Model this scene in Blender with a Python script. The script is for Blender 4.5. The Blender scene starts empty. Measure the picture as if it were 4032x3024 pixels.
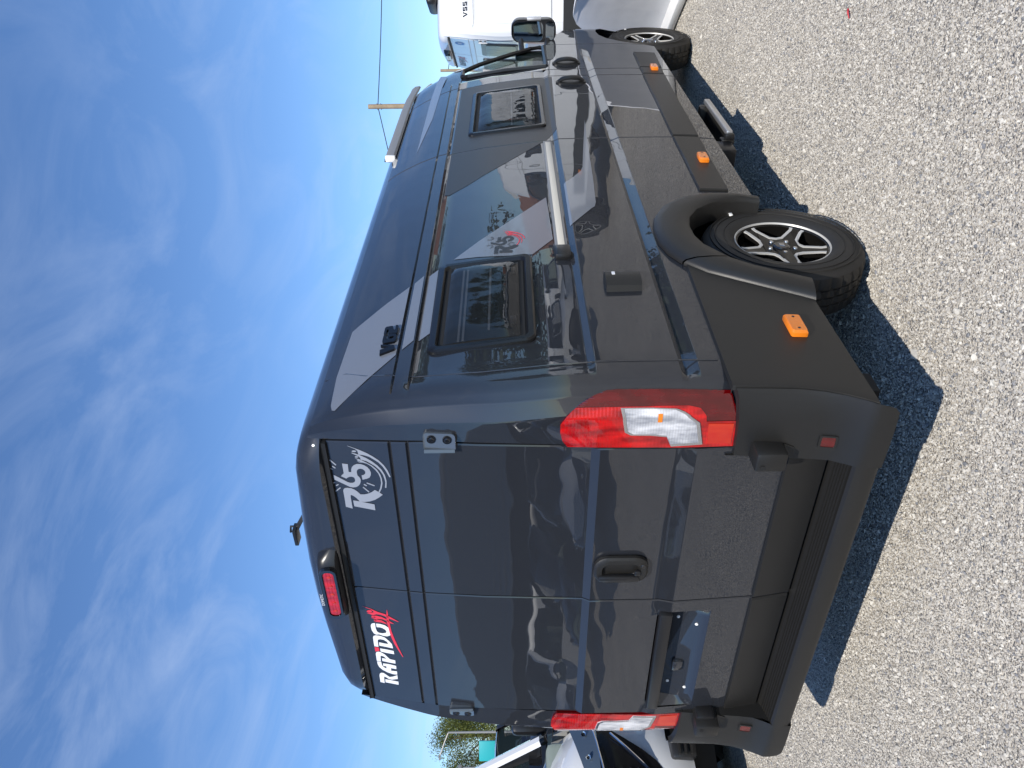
import bpy, bmesh, math, random
import numpy as np
from mathutils import Vector, Matrix, geometry as mgeo
random.seed(5); np.random.seed(5)
C = bpy.context.scene.collection
SC = bpy.context.scene

# ------------------------------------------------------------------ camera (portrait view, camera rolled on its side)
CAM = (2.532, -2.222, 1.579); YAW, PITCH, ROLL, FPX = math.radians(35.676), math.radians(0.017), math.radians(0.751), 3106.6
def cam_axes():
    f = Vector((-math.sin(YAW)*math.cos(PITCH), math.cos(YAW)*math.cos(PITCH), math.sin(PITCH)))
    r = Vector((math.cos(YAW), math.sin(YAW), 0)); d = f.cross(r)
    return r*math.cos(ROLL)+d*math.sin(ROLL), d*math.cos(ROLL)-r*math.sin(ROLL), f
_r, _d, _f = cam_axes()
cam = bpy.data.objects.new('camera', bpy.data.cameras.new('camera')); C.objects.link(cam)
cam.data.sensor_width = 36.0; cam.data.lens = 36.0*FPX/4032
cam.data.clip_start = .05; cam.data.clip_end = 2000
cam.matrix_world = Matrix(((_d.x,_r.x,-_f.x,CAM[0]),(_d.y,_r.y,-_f.y,CAM[1]),(_d.z,_r.z,-_f.z,CAM[2]),(0,0,0,1)))
SC.camera = cam

# ------------------------------------------------------------------ sun, sky, exposure
SUN_DIR = Vector((.57, -1.04, 1.06)).normalized()
SUN_EL = math.asin(SUN_DIR.z); SUN_AZ = math.atan2(SUN_DIR.x, SUN_DIR.y)
sl = bpy.data.lights.new('sun', 'SUN'); sl.energy = 4.3; sl.angle = math.radians(.5); sl.color = (1.0,.945,.855)
so = bpy.data.objects.new('sun', sl); C.objects.link(so); so.location = (10,-20,20)
so.rotation_euler = SUN_DIR.to_track_quat('Z','Y').to_euler()
SC.view_settings.view_transform = 'Standard'; SC.view_settings.look = 'None'
SC.view_settings.gamma = 1; SC.view_settings.use_curve_mapping = False
SC.view_settings.exposure = .30
world = bpy.data.worlds.new('World'); SC.world = world; world.use_nodes = True
def build_world():
    nt = world.node_tree; n = nt.nodes; l = nt.links; n.clear()
    out = n.new('ShaderNodeOutputWorld'); bg = n.new('ShaderNodeBackground'); bg.inputs[1].default_value = .112
    sky = n.new('ShaderNodeTexSky'); sky.sky_type = 'NISHITA'; sky.sun_disc = False
    sky.sun_elevation = SUN_EL; sky.sun_rotation = SUN_AZ
    sky.air_density = 1.0; sky.dust_density = .12; sky.ozone_density = 3.0; sky.altitude = 50
    tc = n.new('ShaderNodeTexCoord'); sep = n.new('ShaderNodeSeparateXYZ'); l.new(tc.outputs['Generated'], sep.inputs[0])
    zc = n.new('ShaderNodeMath'); zc.operation = 'MAXIMUM'; l.new(sep.outputs[2], zc.inputs[0]); zc.inputs[1].default_value = 0
    za = n.new('ShaderNodeMath'); za.operation = 'ADD'; l.new(zc.outputs[0], za.inputs[0]); za.inputs[1].default_value = .16
    dx = n.new('ShaderNodeMath'); dx.operation = 'DIVIDE'; l.new(sep.outputs[0], dx.inputs[0]); l.new(za.outputs[0], dx.inputs[1])
    dy = n.new('ShaderNodeMath'); dy.operation = 'DIVIDE'; l.new(sep.outputs[1], dy.inputs[0]); l.new(za.outputs[0], dy.inputs[1])
    cmb = n.new('ShaderNodeCombineXYZ'); l.new(dx.outputs[0], cmb.inputs[0]); l.new(dy.outputs[0], cmb.inputs[1])
    # streaky high cirrus on a plane overhead
    mp = n.new('ShaderNodeMapping'); mp.inputs['Rotation'].default_value = (0,0,math.radians(28)); mp.inputs['Scale'].default_value = (1.5,.75,1)
    l.new(cmb.outputs[0], mp.inputs[0])
    n1 = n.new('ShaderNodeTexNoise'); n1.inputs['Scale'].default_value = 1.9; n1.inputs['Detail'].default_value = 10; n1.inputs['Roughness'].default_value = .60; n1.inputs['Distortion'].default_value = 1.3
    l.new(mp.outputs[0], n1.inputs['Vector'])
    n2 = n.new('ShaderNodeTexNoise'); n2.inputs['Scale'].default_value = .8; n2.inputs['Detail'].default_value = 3
    l.new(cmb.outputs[0], n2.inputs['Vector'])
    r1 = n.new('ShaderNodeValToRGB'); r1.color_ramp.elements[0].position = .46; r1.color_ramp.elements[1].position = .84; l.new(n1.outputs[0], r1.inputs[0])
    r2 = n.new('ShaderNodeValToRGB'); r2.color_ramp.elements[0].position = .30; r2.color_ramp.elements[1].position = .62; l.new(n2.outputs[0], r2.inputs[0])
    mu = n.new('ShaderNodeMath'); mu.operation = 'MULTIPLY'; l.new(r1.outputs[0], mu.inputs[0]); l.new(r2.outputs[0], mu.inputs[1])
    m2 = n.new('ShaderNodeMath'); m2.operation = 'MULTIPLY'; l.new(mu.outputs[0], m2.inputs[0]); m2.inputs[1].default_value = .40
    mix = n.new('ShaderNodeMixRGB'); l.new(m2.outputs[0], mix.inputs[0])
    tint = n.new('ShaderNodeMixRGB'); tint.blend_type = 'MULTIPLY'; tint.inputs[0].default_value = 1; tint.inputs[2].default_value = (.77,.955,1.18,1)
    l.new(sky.outputs[0], tint.inputs[1]); l.new(tint.outputs[0], mix.inputs[1]); mix.inputs[2].default_value = (5.0,5.9,7.6,1)
    l.new(mix.outputs[0], bg.inputs[0]); l.new(bg.outputs[0], out.inputs[0])
build_world()

# ------------------------------------------------------------------ helpers
def mat(name, col, rough=.5, metal=0., coat=0., coat_rough=.03, spec=.5, bump=None, alpha=1., trans=0., vary=None, ior=1.5, coat_ior=1.5):
    m = bpy.data.materials.new(name); m.use_nodes = True; nt = m.node_tree; b = nt.nodes['Principled BSDF']
    b.inputs['Base Color'].default_value = (*col,1); b.inputs['Roughness'].default_value = rough; b.inputs['Metallic'].default_value = metal
    b.inputs['Coat Weight'].default_value = coat; b.inputs['Coat Roughness'].default_value = coat_rough; b.inputs['Coat IOR'].default_value = coat_ior
    b.inputs['Specular IOR Level'].default_value = spec; b.inputs['Alpha'].default_value = alpha
    b.inputs['Transmission Weight'].default_value = trans; b.inputs['IOR'].default_value = ior
    tc = nt.nodes.new('ShaderNodeTexCoord')
    if bump:
        for k,(scale, strength, dist) in enumerate(bump):
            nz = nt.nodes.new('ShaderNodeTexNoise'); nz.inputs['Scale'].default_value = scale; nz.inputs['Detail'].default_value = 3
            nt.links.new(tc.outputs['Object'], nz.inputs['Vector'])
            bp = nt.nodes.new('ShaderNodeBump'); bp.inputs['Strength'].default_value = strength; bp.inputs['Distance'].default_value = dist
            nt.links.new(nz.outputs[0], bp.inputs['Height'])
            if k: nt.links.new(last.outputs[0], bp.inputs['Normal'])
            last = bp
        nt.links.new(last.outputs[0], b.inputs['Normal'])
        if coat: nt.links.new(last.outputs[0], b.inputs['Coat Normal'])
    if vary:
        scale, amt = vary
        nz = nt.nodes.new('ShaderNodeTexNoise'); nz.inputs['Scale'].default_value = scale; nz.inputs['Detail'].default_value = 4
        nt.links.new(tc.outputs['Object'], nz.inputs['Vector'])
        mr = nt.nodes.new('ShaderNodeMapRange'); mr.inputs[3].default_value = 1-amt; mr.inputs[4].default_value = 1+amt; nt.links.new(nz.outputs[0], mr.inputs[0])
        mx = nt.nodes.new('ShaderNodeMixRGB'); mx.blend_type = 'MULTIPLY'; mx.inputs[0].default_value = 1; mx.inputs[1].default_value = (*col,1)
        nt.links.new(mr.outputs[0], mx.inputs[2]); nt.links.new(mx.outputs[0], b.inputs['Base Color'])
    return m

class MB:
    def __init__(s): s.v = []; s.f = []
    def add(s, vs, fs):
        o = len(s.v); s.v += [tuple(map(float,v)) for v in vs]; s.f += [tuple(i+o for i in f) for f in fs]; return s
    def grid(s, rows, skip=None, flip=False):
        n = len(rows); m = len(rows[0]); vs = [p for r in rows for p in r]; fs = []
        for i in range(n-1):
            for j in range(m-1):
                if skip and skip(i,j): continue
                q = (i*m+j, i*m+j+1, (i+1)*m+j+1, (i+1)*m+j)
                fs.append(q[::-1] if flip else q)
        return s.add(vs, fs)
    def bm(s, b, M=None):
        b.verts.ensure_lookup_table(); b.verts.index_update()
        vs = [(M @ v.co if M else v.co) for v in b.verts]
        return s.add(vs, [[v.index for v in f.verts] for f in b.faces])
    def box(s, a, b, bev=0, seg=2, M=None):
        t = bmesh.new(); bmesh.ops.create_cube(t, size=1)
        for v in t.verts: v.co = Vector([(a[k]+b[k])/2 + v.co[k]*(b[k]-a[k]) for k in range(3)])
        if bev: bmesh.ops.bevel(t, geom=t.edges[:], offset=bev, segments=seg, affect='EDGES', profile=.5)
        s.bm(t, M); t.free(); return s
    def tube(s, pts, r, n=8, cap=True):
        pts = [Vector(p) for p in pts]; rows = []
        for i,p in enumerate(pts):
            d = (pts[min(i+1,len(pts)-1)]-pts[max(i-1,0)]).normalized()
            u = d.cross(Vector((0,0,1)) if abs(d.z)<.9 else Vector((1,0,0))).normalized(); w = d.cross(u)
            rr = r[i] if isinstance(r,(list,tuple)) else r
            rows.append([p+u*rr*math.cos(2*math.pi*k/n)+w*rr*math.sin(2*math.pi*k/n) for k in range(n+1)])
        s.grid(rows)
        if cap:
            for row in (rows[0], rows[-1]): s.add(row[:-1], [tuple(range(n))])
        return s
    def lathe(s, prof, n=32, M=None, close=False):
        # prof: (radius, axial); axis = +x
        rows = [[Vector((a, r*math.cos(2*math.pi*k/n), r*math.sin(2*math.pi*k/n))) for k in range(n+1)] for r,a in prof]
        if M: rows = [[M @ q for q in r] for r in rows]
        return s.grid(rows)
    def prism(s, loop, holes, fn, t0, t1, side=True):
        """flat 2D loop(s) mapped by fn(u,v,t) to a solid between offsets t0 and t1 (t1 outer)"""
        loops = [loop]+list(holes or [])
        tri = mgeo.tessellate_polygon([[Vector((a,b,0)) for a,b in q] for q in loops])
        flat = [q for lp in loops for q in lp]
        s.add([fn(a,b,t1) for a,b in flat], tri)
        if side:
            for lp in loops:
                k = len(lp); s.add([fn(a,b,t1) for a,b in lp]+[fn(a,b,t0) for a,b in lp], [(i,(i+1)%k,k+(i+1)%k,k+i) for i in range(k)])
        return s
    def decal(s, polys, fn, off, cu=(), cv=()):
        """thin film of 2D polygons cut along the lines cu / cv so that it follows the surface fn(u,v,off)"""
        for lp in polys:
            t = bmesh.new(); tri = mgeo.tessellate_polygon([[Vector((a,b,0)) for a,b in lp]])
            vs = [t.verts.new((a,b,0)) for a,b in lp]
            for q in tri:
                try: t.faces.new([vs[i] for i in q])
                except ValueError: pass
            for ax,cuts in ((0,cu),(1,cv)):
                lo = min(q[ax] for q in lp); hi = max(q[ax] for q in lp)
                for c in cuts:
                    if lo < c < hi:
                        co = [0,0,0]; co[ax] = c; no = [0,0,0]; no[ax] = 1
                        bmesh.ops.bisect_plane(t, geom=t.verts[:]+t.edges[:]+t.faces[:], plane_co=co, plane_no=no, dist=1e-6)
            for v in t.verts: v.co = Vector(fn(v.co.x, v.co.y, off))
            s.bm(t); t.free()
        return s
    def mirror(s):
        s.v = [(-a,b,c) for a,b,c in s.v]; s.f = [f[::-1] for f in s.f]; return s
    def build(s, name, m, parent=None, ang=32, smooth=True, fixn=True):
        me = bpy.data.meshes.new(name); me.from_pydata(s.v, [], s.f); me.update()
        if fixn:
            b = bmesh.new(); b.from_mesh(me); bmesh.ops.remove_doubles(b, verts=b.verts, dist=1e-5); bmesh.ops.recalc_face_normals(b, faces=b.faces); b.to_mesh(me); b.free()
        if smooth:
            me.polygons.foreach_set('use_smooth', [True]*len(me.polygons)); me.set_sharp_from_angle(angle=math.radians(ang))
        me.materials.append(m)
        o = bpy.data.objects.new(name, me); C.objects.link(o)
        if parent: o.parent = parent
        return o
def rrect(u0,u1,v0,v1,r,n=5):
    out = []
    for cx,cy,a0 in ((u1-r,v1-r,0),(u0+r,v1-r,90),(u0+r,v0+r,180),(u1-r,v0+r,270)):
        for k in range(n+1):
            a = math.radians(a0+90*k/n); out.append((cx+r*math.cos(a), cy+r*math.sin(a)))
    return out
def tag(o, label=None, cat=None, group=None, kind=None):
    for k,v in (('label',label),('category',cat),('group',group),('kind',kind)):
        if v: o[k] = v
    return o
def empty(name, loc=(0,0,0), rz=0., **kw):
    o = bpy.data.objects.new(name, None); C.objects.link(o); o.location = loc; o.rotation_euler = (0,0,rz); o.empty_display_size = .3
    return tag(o, **kw)
def copy_tree(o, parent=None):
    c = o.copy(); C.objects.link(c)
    if parent: c.parent = parent
    for ch in list(o.children): copy_tree(ch, c)
    return c
def interp(x, xs, ys): return float(np.interp(x, xs, ys))
def sstep(a, b, x): t = min(1,max(0,(x-a)/(b-a))); return t*t*(3-2*t)

# ------------------------------------------------------------------ materials
PAINT_BUMP = [(1.6,.010,1.0),(420,.02,.002)]
M = {}
M['dark_paint'] = mat('dark_metallic_paint', (.0165,.0185,.0235), .5, 0, 1.0, .006, spec=.12, coat_ior=1.72, bump=[(1.3,.05,.12)], vary=(900,.3))
M['white_paint'] = mat('white_paint', (.66,.67,.68), .4, 0, 1.0, .02, bump=[(1.3,.04,.1)])
M['plastic'] = mat('textured_black_plastic', (.0125,.0120,.0112), .42, bump=[(600,.25,.002)], vary=(3,.15))
M['black'] = mat('satin_black_plastic', (.012,.012,.013), .32)
M['gloss_black'] = mat('gloss_black', (.006,.006,.007), .08, coat=1)
M['rubber_seal'] = mat('black_rubber_seal', (.008,.008,.008), .6)
M['inner'] = mat('underbody_black', (.006,.006,.006), .8)
M['stripe'] = mat('silver_grey_film', (.175,.19,.22), .25, .15, .6, .04, vary=(2,.08))
M['matte_film'] = mat('matte_dark_film', (.030,.031,.033), .42)
M['logo_silver'] = mat('silver_logo_film', (.34,.36,.40), .35, .3)
M['logo_black'] = mat('black_logo_film', (.02,.021,.024), .3)
M['frame_black'] = mat('window_frame_black', (.007,.0072,.008), .24, spec=.4)
M['badge_black'] = mat('badge_black', (.004,.0045,.006), .22, spec=.25)
M['handle_black'] = mat('handle_black', (.010,.010,.010), .38)
M['logo_white'] = mat('white_logo_film', (.72,.74,.78), .35)
M['logo_red'] = mat('red_logo_film', (.62,.035,.06), .35)
M['logo_grey'] = mat('grey_logo_film', (.20,.20,.22), .4)
M['blue_sticker'] = mat('blue_sticker', (.03,.18,.50), .4)
M['pane'] = mat('tinted_acrylic_pane', (.012,.015,.018), .03, alpha=.62, bump=[(3.2,.25,.05)], spec=.6)
M['window_glass'] = mat('green_tinted_glass', (.02,.035,.032), .01, alpha=.45, spec=.6)
M['blind'] = mat('grey_blind', (.22,.23,.25), .7)
M['cabin'] = mat('cabin_trim', (.06,.065,.07), .8)
M['paper'] = mat('green_white_leaflet', (.45,.58,.52), .6)
M['alu'] = mat('brushed_aluminium', (.62,.62,.63), .32, .85)
M['rail_grey'] = mat('anodised_rail', (.26,.26,.265), .35, .4)
M['cream'] = mat('cream_plastic_rail', (.62,.58,.50), .45)
M['grey_rail'] = mat('grey_awning_rail', (.20,.195,.19), .45)
M['white_plastic'] = mat('white_plastic', (.80,.80,.79), .4)
M['chrome'] = mat('chrome', (.75,.76,.78), .08, 1)
M['machined'] = mat('machined_alloy', (.52,.51,.49), .42, .25)
M['rim_black'] = mat('black_rim_lacquer', (.006,.0056,.0052), .1, spec=.3)
M['tyre'] = mat('tyre_rubber', (.016,.015,.014), .6, bump=[(260,.25,.002)], vary=(9,.25))
M['amber'] = mat('amber_lens', (.75,.20,.012), .14, coat=.8, bump=[(160,.3,.003)])
M['mirror_glass'] = mat('mirror_glass', (.62,.68,.70), .02, 1)
M['screw'] = mat('white_screw_cap', (.75,.75,.74), .4)
M['hinge_paint'] = mat('hinge_paint', (.11,.13,.155), .32, .5, .6)
def lens(name, c1, c2, wave, rough=.10, emis=None):
    m = mat(name, c1, rough, coat=1.0, coat_rough=.02); nt = m.node_tree; b = nt.nodes['Principled BSDF']
    tc = nt.nodes.new('ShaderNodeTexCoord'); wv = nt.nodes.new('ShaderNodeTexWave'); wv.bands_direction = 'Z'
    wv.inputs['Scale'].default_value = wave; wv.inputs['Distortion'].default_value = 1.2; wv.inputs['Detail'].default_value = 2
    nz = nt.nodes.new('ShaderNodeTexNoise'); nz.inputs['Scale'].default_value = 16; nz.inputs['Detail'].default_value = 3
    mpg = nt.nodes.new('ShaderNodeMapping'); mpg.inputs['Scale'].default_value = (2.2,2.2,.7)
    nt.links.new(tc.outputs['Object'], mpg.inputs[0]); nt.links.new(mpg.outputs[0], nz.inputs['Vector']); nt.links.new(tc.outputs['Object'], wv.inputs['Vector'])
    rp = nt.nodes.new('ShaderNodeValToRGB'); rp.color_ramp.elements[0].position = .35; rp.color_ramp.elements[1].position = .66
    rp.color_ramp.elements[0].color = (*c2,1); rp.color_ramp.elements[1].color = (*c1,1)
    nt.links.new(nz.outputs[0], rp.inputs[0]); nt.links.new(rp.outputs[0], b.inputs['Base Color'])  # mottled colour stands in for reflections inside the lamp
    bp = nt.nodes.new('ShaderNodeBump'); bp.inputs['Strength'].default_value = .22; bp.inputs['Distance'].default_value = .002
    nt.links.new(wv.outputs[0], bp.inputs['Height']); nt.links.new(bp.outputs[0], b.inputs['Normal'])
    return m
M['red_lens'] = lens('red_lens', (.55,.004,.004), (.22,.001,.002), 26)
M['dark_red_lens'] = lens('dark_red_lens', (.10,.001,.002), (.06,.001,.001), 6, .05)  # darker red copy; tail lamp's dimmer oblique side is put into the colour
M['clear_lens'] = lens('clear_lens', (.66,.66,.68), (.26,.27,.30), 34, .08)
M['orange_lens'] = lens('orange_red_lens', (.46,.010,.004), (.52,.030,.005), 90)

DATA={}
DATA['r65_num']=[[[0.536,2.203],[0.545,2.2],[0.551,2.194],[0.553,2.185],[0.552,2.171],[0.547,2.16],[0.537,2.149],[0.525,2.14],[0.526,2.126],[0.531,2.112],[0.54,2.097],[0.553,2.083],[0.543,2.069],[0.532,2.056],[0.517,2.071],[0.503,2.088],[0.493,2.108],[0.488,2.128],[0.487,2.147],[0.496,2.152],[0.505,2.158],[0.513,2.166],[0.518,2.174],[0.516,2.178],[0.506,2.179],[0.448,2.179],[0.455,2.204],[0.497,2.203]],[[0.491,2.172],[0.49,2.158],[0.479,2.093],[0.449,2.093],[0.461,2.171]],[[0.612,2.229],[0.602,2.212],[0.592,2.196],[0.582,2.181],[0.579,2.171],[0.58,2.161],[0.585,2.154],[0.592,2.151],[0.6,2.151],[0.607,2.154],[0.61,2.162],[0.608,2.17],[0.604,2.177],[0.598,2.183],[0.608,2.201],[0.614,2.197],[0.623,2.189],[0.67,2.189],[0.669,2.168],[0.632,2.17],[0.632,2.16],[0.644,2.159],[0.656,2.155],[0.667,2.146],[0.673,2.135],[0.674,2.122],[0.67,2.109],[0.662,2.098],[0.65,2.091],[0.636,2.088],[0.624,2.09],[0.612,2.096],[0.605,2.107],[0.599,2.123],[0.62,2.124],[0.623,2.116],[0.629,2.11],[0.637,2.108],[0.644,2.11],[0.65,2.116],[0.652,2.124],[0.65,2.131],[0.644,2.137],[0.635,2.14],[0.618,2.139],[0.61,2.133],[0.6,2.13],[0.589,2.131],[0.577,2.135],[0.567,2.142],[0.56,2.151],[0.557,2.163],[0.558,2.174],[0.563,2.183],[0.574,2.202],[0.589,2.229]],[[0.68,2.233],[0.683,2.232],[0.685,2.23],[0.663,2.211],[0.66,2.212],[0.658,2.214]],[[0.648,2.255],[0.651,2.255],[0.653,2.253],[0.641,2.227],[0.638,2.227],[0.636,2.229]],[[0.651,2.228],[0.654,2.227],[0.656,2.225],[0.648,2.216],[0.645,2.216],[0.643,2.218]],[[0.564,2.253],[0.566,2.254],[0.569,2.253],[0.577,2.228],[0.575,2.227],[0.572,2.228]],[[0.557,2.225],[0.559,2.227],[0.562,2.226],[0.568,2.218],[0.567,2.216],[0.564,2.216]],[[0.529,2.23],[0.53,2.232],[0.533,2.232],[0.553,2.212],[0.551,2.211],[0.549,2.21]],[[0.582,2.11],[0.585,2.11],[0.587,2.108],[0.576,2.081],[0.573,2.082],[0.571,2.083]],[[0.574,2.122],[0.577,2.121],[0.579,2.119],[0.573,2.11],[0.569,2.111],[0.568,2.113]],[[0.56,2.127],[0.563,2.126],[0.564,2.124],[0.543,2.105],[0.54,2.105],[0.538,2.108]]]
DATA['r65_arc']=[[[0.755,2.16],[0.755,2.156],[0.74,2.117],[0.728,2.093],[0.714,2.072],[0.698,2.053],[0.677,2.037],[0.654,2.026],[0.624,2.018],[0.621,2.02],[0.622,2.023],[0.651,2.033],[0.67,2.042],[0.688,2.055],[0.7,2.07],[0.712,2.087],[0.717,2.105],[0.718,2.123],[0.728,2.124],[0.735,2.125],[0.743,2.133]],[[0.723,2.149],[0.725,2.145],[0.721,2.132],[0.717,2.121],[0.705,2.098],[0.691,2.078],[0.673,2.06],[0.654,2.047],[0.63,2.038],[0.603,2.035],[0.59,2.036],[0.568,2.039],[0.567,2.043],[0.569,2.044],[0.594,2.04],[0.609,2.041],[0.631,2.045],[0.651,2.054],[0.669,2.069],[0.68,2.083],[0.69,2.098],[0.695,2.118],[0.704,2.119],[0.71,2.124],[0.716,2.136]],[[0.7,2.139],[0.697,2.124],[0.693,2.116],[0.683,2.099],[0.671,2.08],[0.653,2.064],[0.632,2.055],[0.61,2.051],[0.588,2.051],[0.563,2.057],[0.541,2.067],[0.544,2.071],[0.564,2.062],[0.59,2.056],[0.612,2.056],[0.634,2.061],[0.652,2.071],[0.668,2.084],[0.678,2.098],[0.682,2.111],[0.682,2.129],[0.687,2.12]],[[0.733,2.129],[0.73,2.131],[0.728,2.136],[0.728,2.141],[0.729,2.145],[0.731,2.146],[0.734,2.144],[0.736,2.14],[0.736,2.135],[0.735,2.13]],[[0.707,2.125],[0.705,2.126],[0.703,2.13],[0.703,2.134],[0.704,2.137],[0.706,2.138],[0.708,2.137],[0.71,2.133],[0.71,2.129],[0.709,2.126]],[[0.689,2.122],[0.687,2.123],[0.686,2.126],[0.686,2.129],[0.687,2.131],[0.688,2.132],[0.69,2.131],[0.691,2.128],[0.691,2.125],[0.69,2.123]]]
DATA['s65_num']=[[[0.964,1.649],[0.971,1.647],[0.975,1.642],[0.976,1.636],[0.975,1.626],[0.971,1.618],[0.963,1.61],[0.954,1.604],[0.954,1.593],[0.957,1.583],[0.964,1.572],[0.973,1.561],[0.965,1.551],[0.956,1.542],[0.945,1.553],[0.935,1.566],[0.929,1.581],[0.925,1.596],[0.925,1.61],[0.932,1.613],[0.939,1.617],[0.945,1.623],[0.949,1.629],[0.948,1.632],[0.941,1.633],[0.897,1.634],[0.903,1.652],[0.934,1.65]],[[0.929,1.628],[0.928,1.618],[0.918,1.57],[0.895,1.571],[0.906,1.628]],[[1.022,1.667],[1.014,1.654],[1.006,1.643],[0.998,1.632],[0.995,1.625],[0.996,1.618],[0.999,1.612],[1.004,1.61],[1.01,1.61],[1.016,1.612],[1.018,1.618],[1.017,1.624],[1.014,1.629],[1.01,1.633],[1.018,1.646],[1.022,1.643],[1.029,1.637],[1.064,1.636],[1.063,1.621],[1.035,1.623],[1.035,1.616],[1.044,1.615],[1.053,1.611],[1.061,1.605],[1.065,1.596],[1.065,1.587],[1.062,1.577],[1.055,1.57],[1.046,1.565],[1.035,1.563],[1.027,1.565],[1.018,1.569],[1.013,1.578],[1.009,1.589],[1.025,1.59],[1.027,1.584],[1.031,1.579],[1.037,1.578],[1.042,1.579],[1.047,1.583],[1.049,1.589],[1.047,1.594],[1.043,1.599],[1.036,1.601],[1.024,1.601],[1.017,1.596],[1.01,1.594],[1.001,1.595],[0.993,1.599],[0.985,1.604],[0.98,1.611],[0.978,1.62],[0.979,1.628],[0.984,1.634],[0.992,1.648],[1.005,1.667]],[[1.073,1.668],[1.075,1.667],[1.077,1.666],[1.06,1.652],[1.057,1.653],[1.056,1.655]],[[1.05,1.685],[1.052,1.685],[1.053,1.683],[1.044,1.664],[1.041,1.665],[1.04,1.666]],[[1.051,1.665],[1.053,1.664],[1.055,1.663],[1.049,1.656],[1.046,1.656],[1.045,1.658]],[[0.986,1.685],[0.988,1.686],[0.99,1.685],[0.995,1.667],[0.994,1.666],[0.992,1.667]],[[0.98,1.665],[0.982,1.666],[0.984,1.666],[0.988,1.66],[0.988,1.658],[0.985,1.658]],[[0.959,1.669],[0.96,1.671],[0.962,1.671],[0.977,1.656],[0.975,1.655],[0.974,1.654]],[[0.996,1.58],[0.998,1.58],[0.999,1.579],[0.99,1.559],[0.988,1.56],[0.986,1.561]],[[0.99,1.589],[0.992,1.588],[0.994,1.587],[0.989,1.58],[0.986,1.581],[0.985,1.583]],[[0.98,1.593],[0.982,1.592],[0.982,1.591],[0.966,1.578],[0.964,1.578],[0.962,1.58]]]
DATA['s65_arc']=[[[1.127,1.613],[1.127,1.61],[1.115,1.582],[1.105,1.564],[1.094,1.549],[1.081,1.536],[1.065,1.525],[1.047,1.517],[1.024,1.512],[1.022,1.514],[1.023,1.516],[1.045,1.522],[1.06,1.528],[1.074,1.538],[1.083,1.548],[1.093,1.56],[1.097,1.573],[1.098,1.587],[1.106,1.587],[1.111,1.588],[1.117,1.593]],[[1.103,1.606],[1.104,1.603],[1.101,1.593],[1.097,1.585],[1.088,1.569],[1.077,1.554],[1.062,1.542],[1.048,1.533],[1.029,1.526],[1.009,1.525],[0.999,1.526],[0.983,1.529],[0.982,1.532],[0.984,1.532],[1.002,1.529],[1.014,1.529],[1.03,1.532],[1.046,1.538],[1.06,1.548],[1.068,1.558],[1.076,1.569],[1.081,1.583],[1.088,1.584],[1.092,1.588],[1.097,1.596]],[[1.085,1.599],[1.082,1.588],[1.079,1.582],[1.071,1.57],[1.062,1.556],[1.048,1.545],[1.031,1.539],[1.015,1.536],[0.998,1.537],[0.98,1.542],[0.963,1.55],[0.966,1.553],[0.98,1.546],[1.0,1.541],[1.016,1.54],[1.033,1.543],[1.047,1.55],[1.059,1.559],[1.067,1.569],[1.071,1.579],[1.071,1.592],[1.075,1.585]],[[1.11,1.591],[1.108,1.592],[1.106,1.596],[1.106,1.6],[1.107,1.602],[1.109,1.603],[1.111,1.602],[1.112,1.599],[1.112,1.595],[1.111,1.591]],[[1.09,1.588],[1.089,1.589],[1.087,1.592],[1.087,1.595],[1.088,1.597],[1.09,1.598],[1.091,1.597],[1.093,1.594],[1.092,1.591],[1.092,1.589]],[[1.076,1.587],[1.075,1.587],[1.074,1.59],[1.074,1.592],[1.075,1.593],[1.076,1.594],[1.077,1.593],[1.078,1.591],[1.078,1.589],[1.077,1.587]]]
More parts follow.
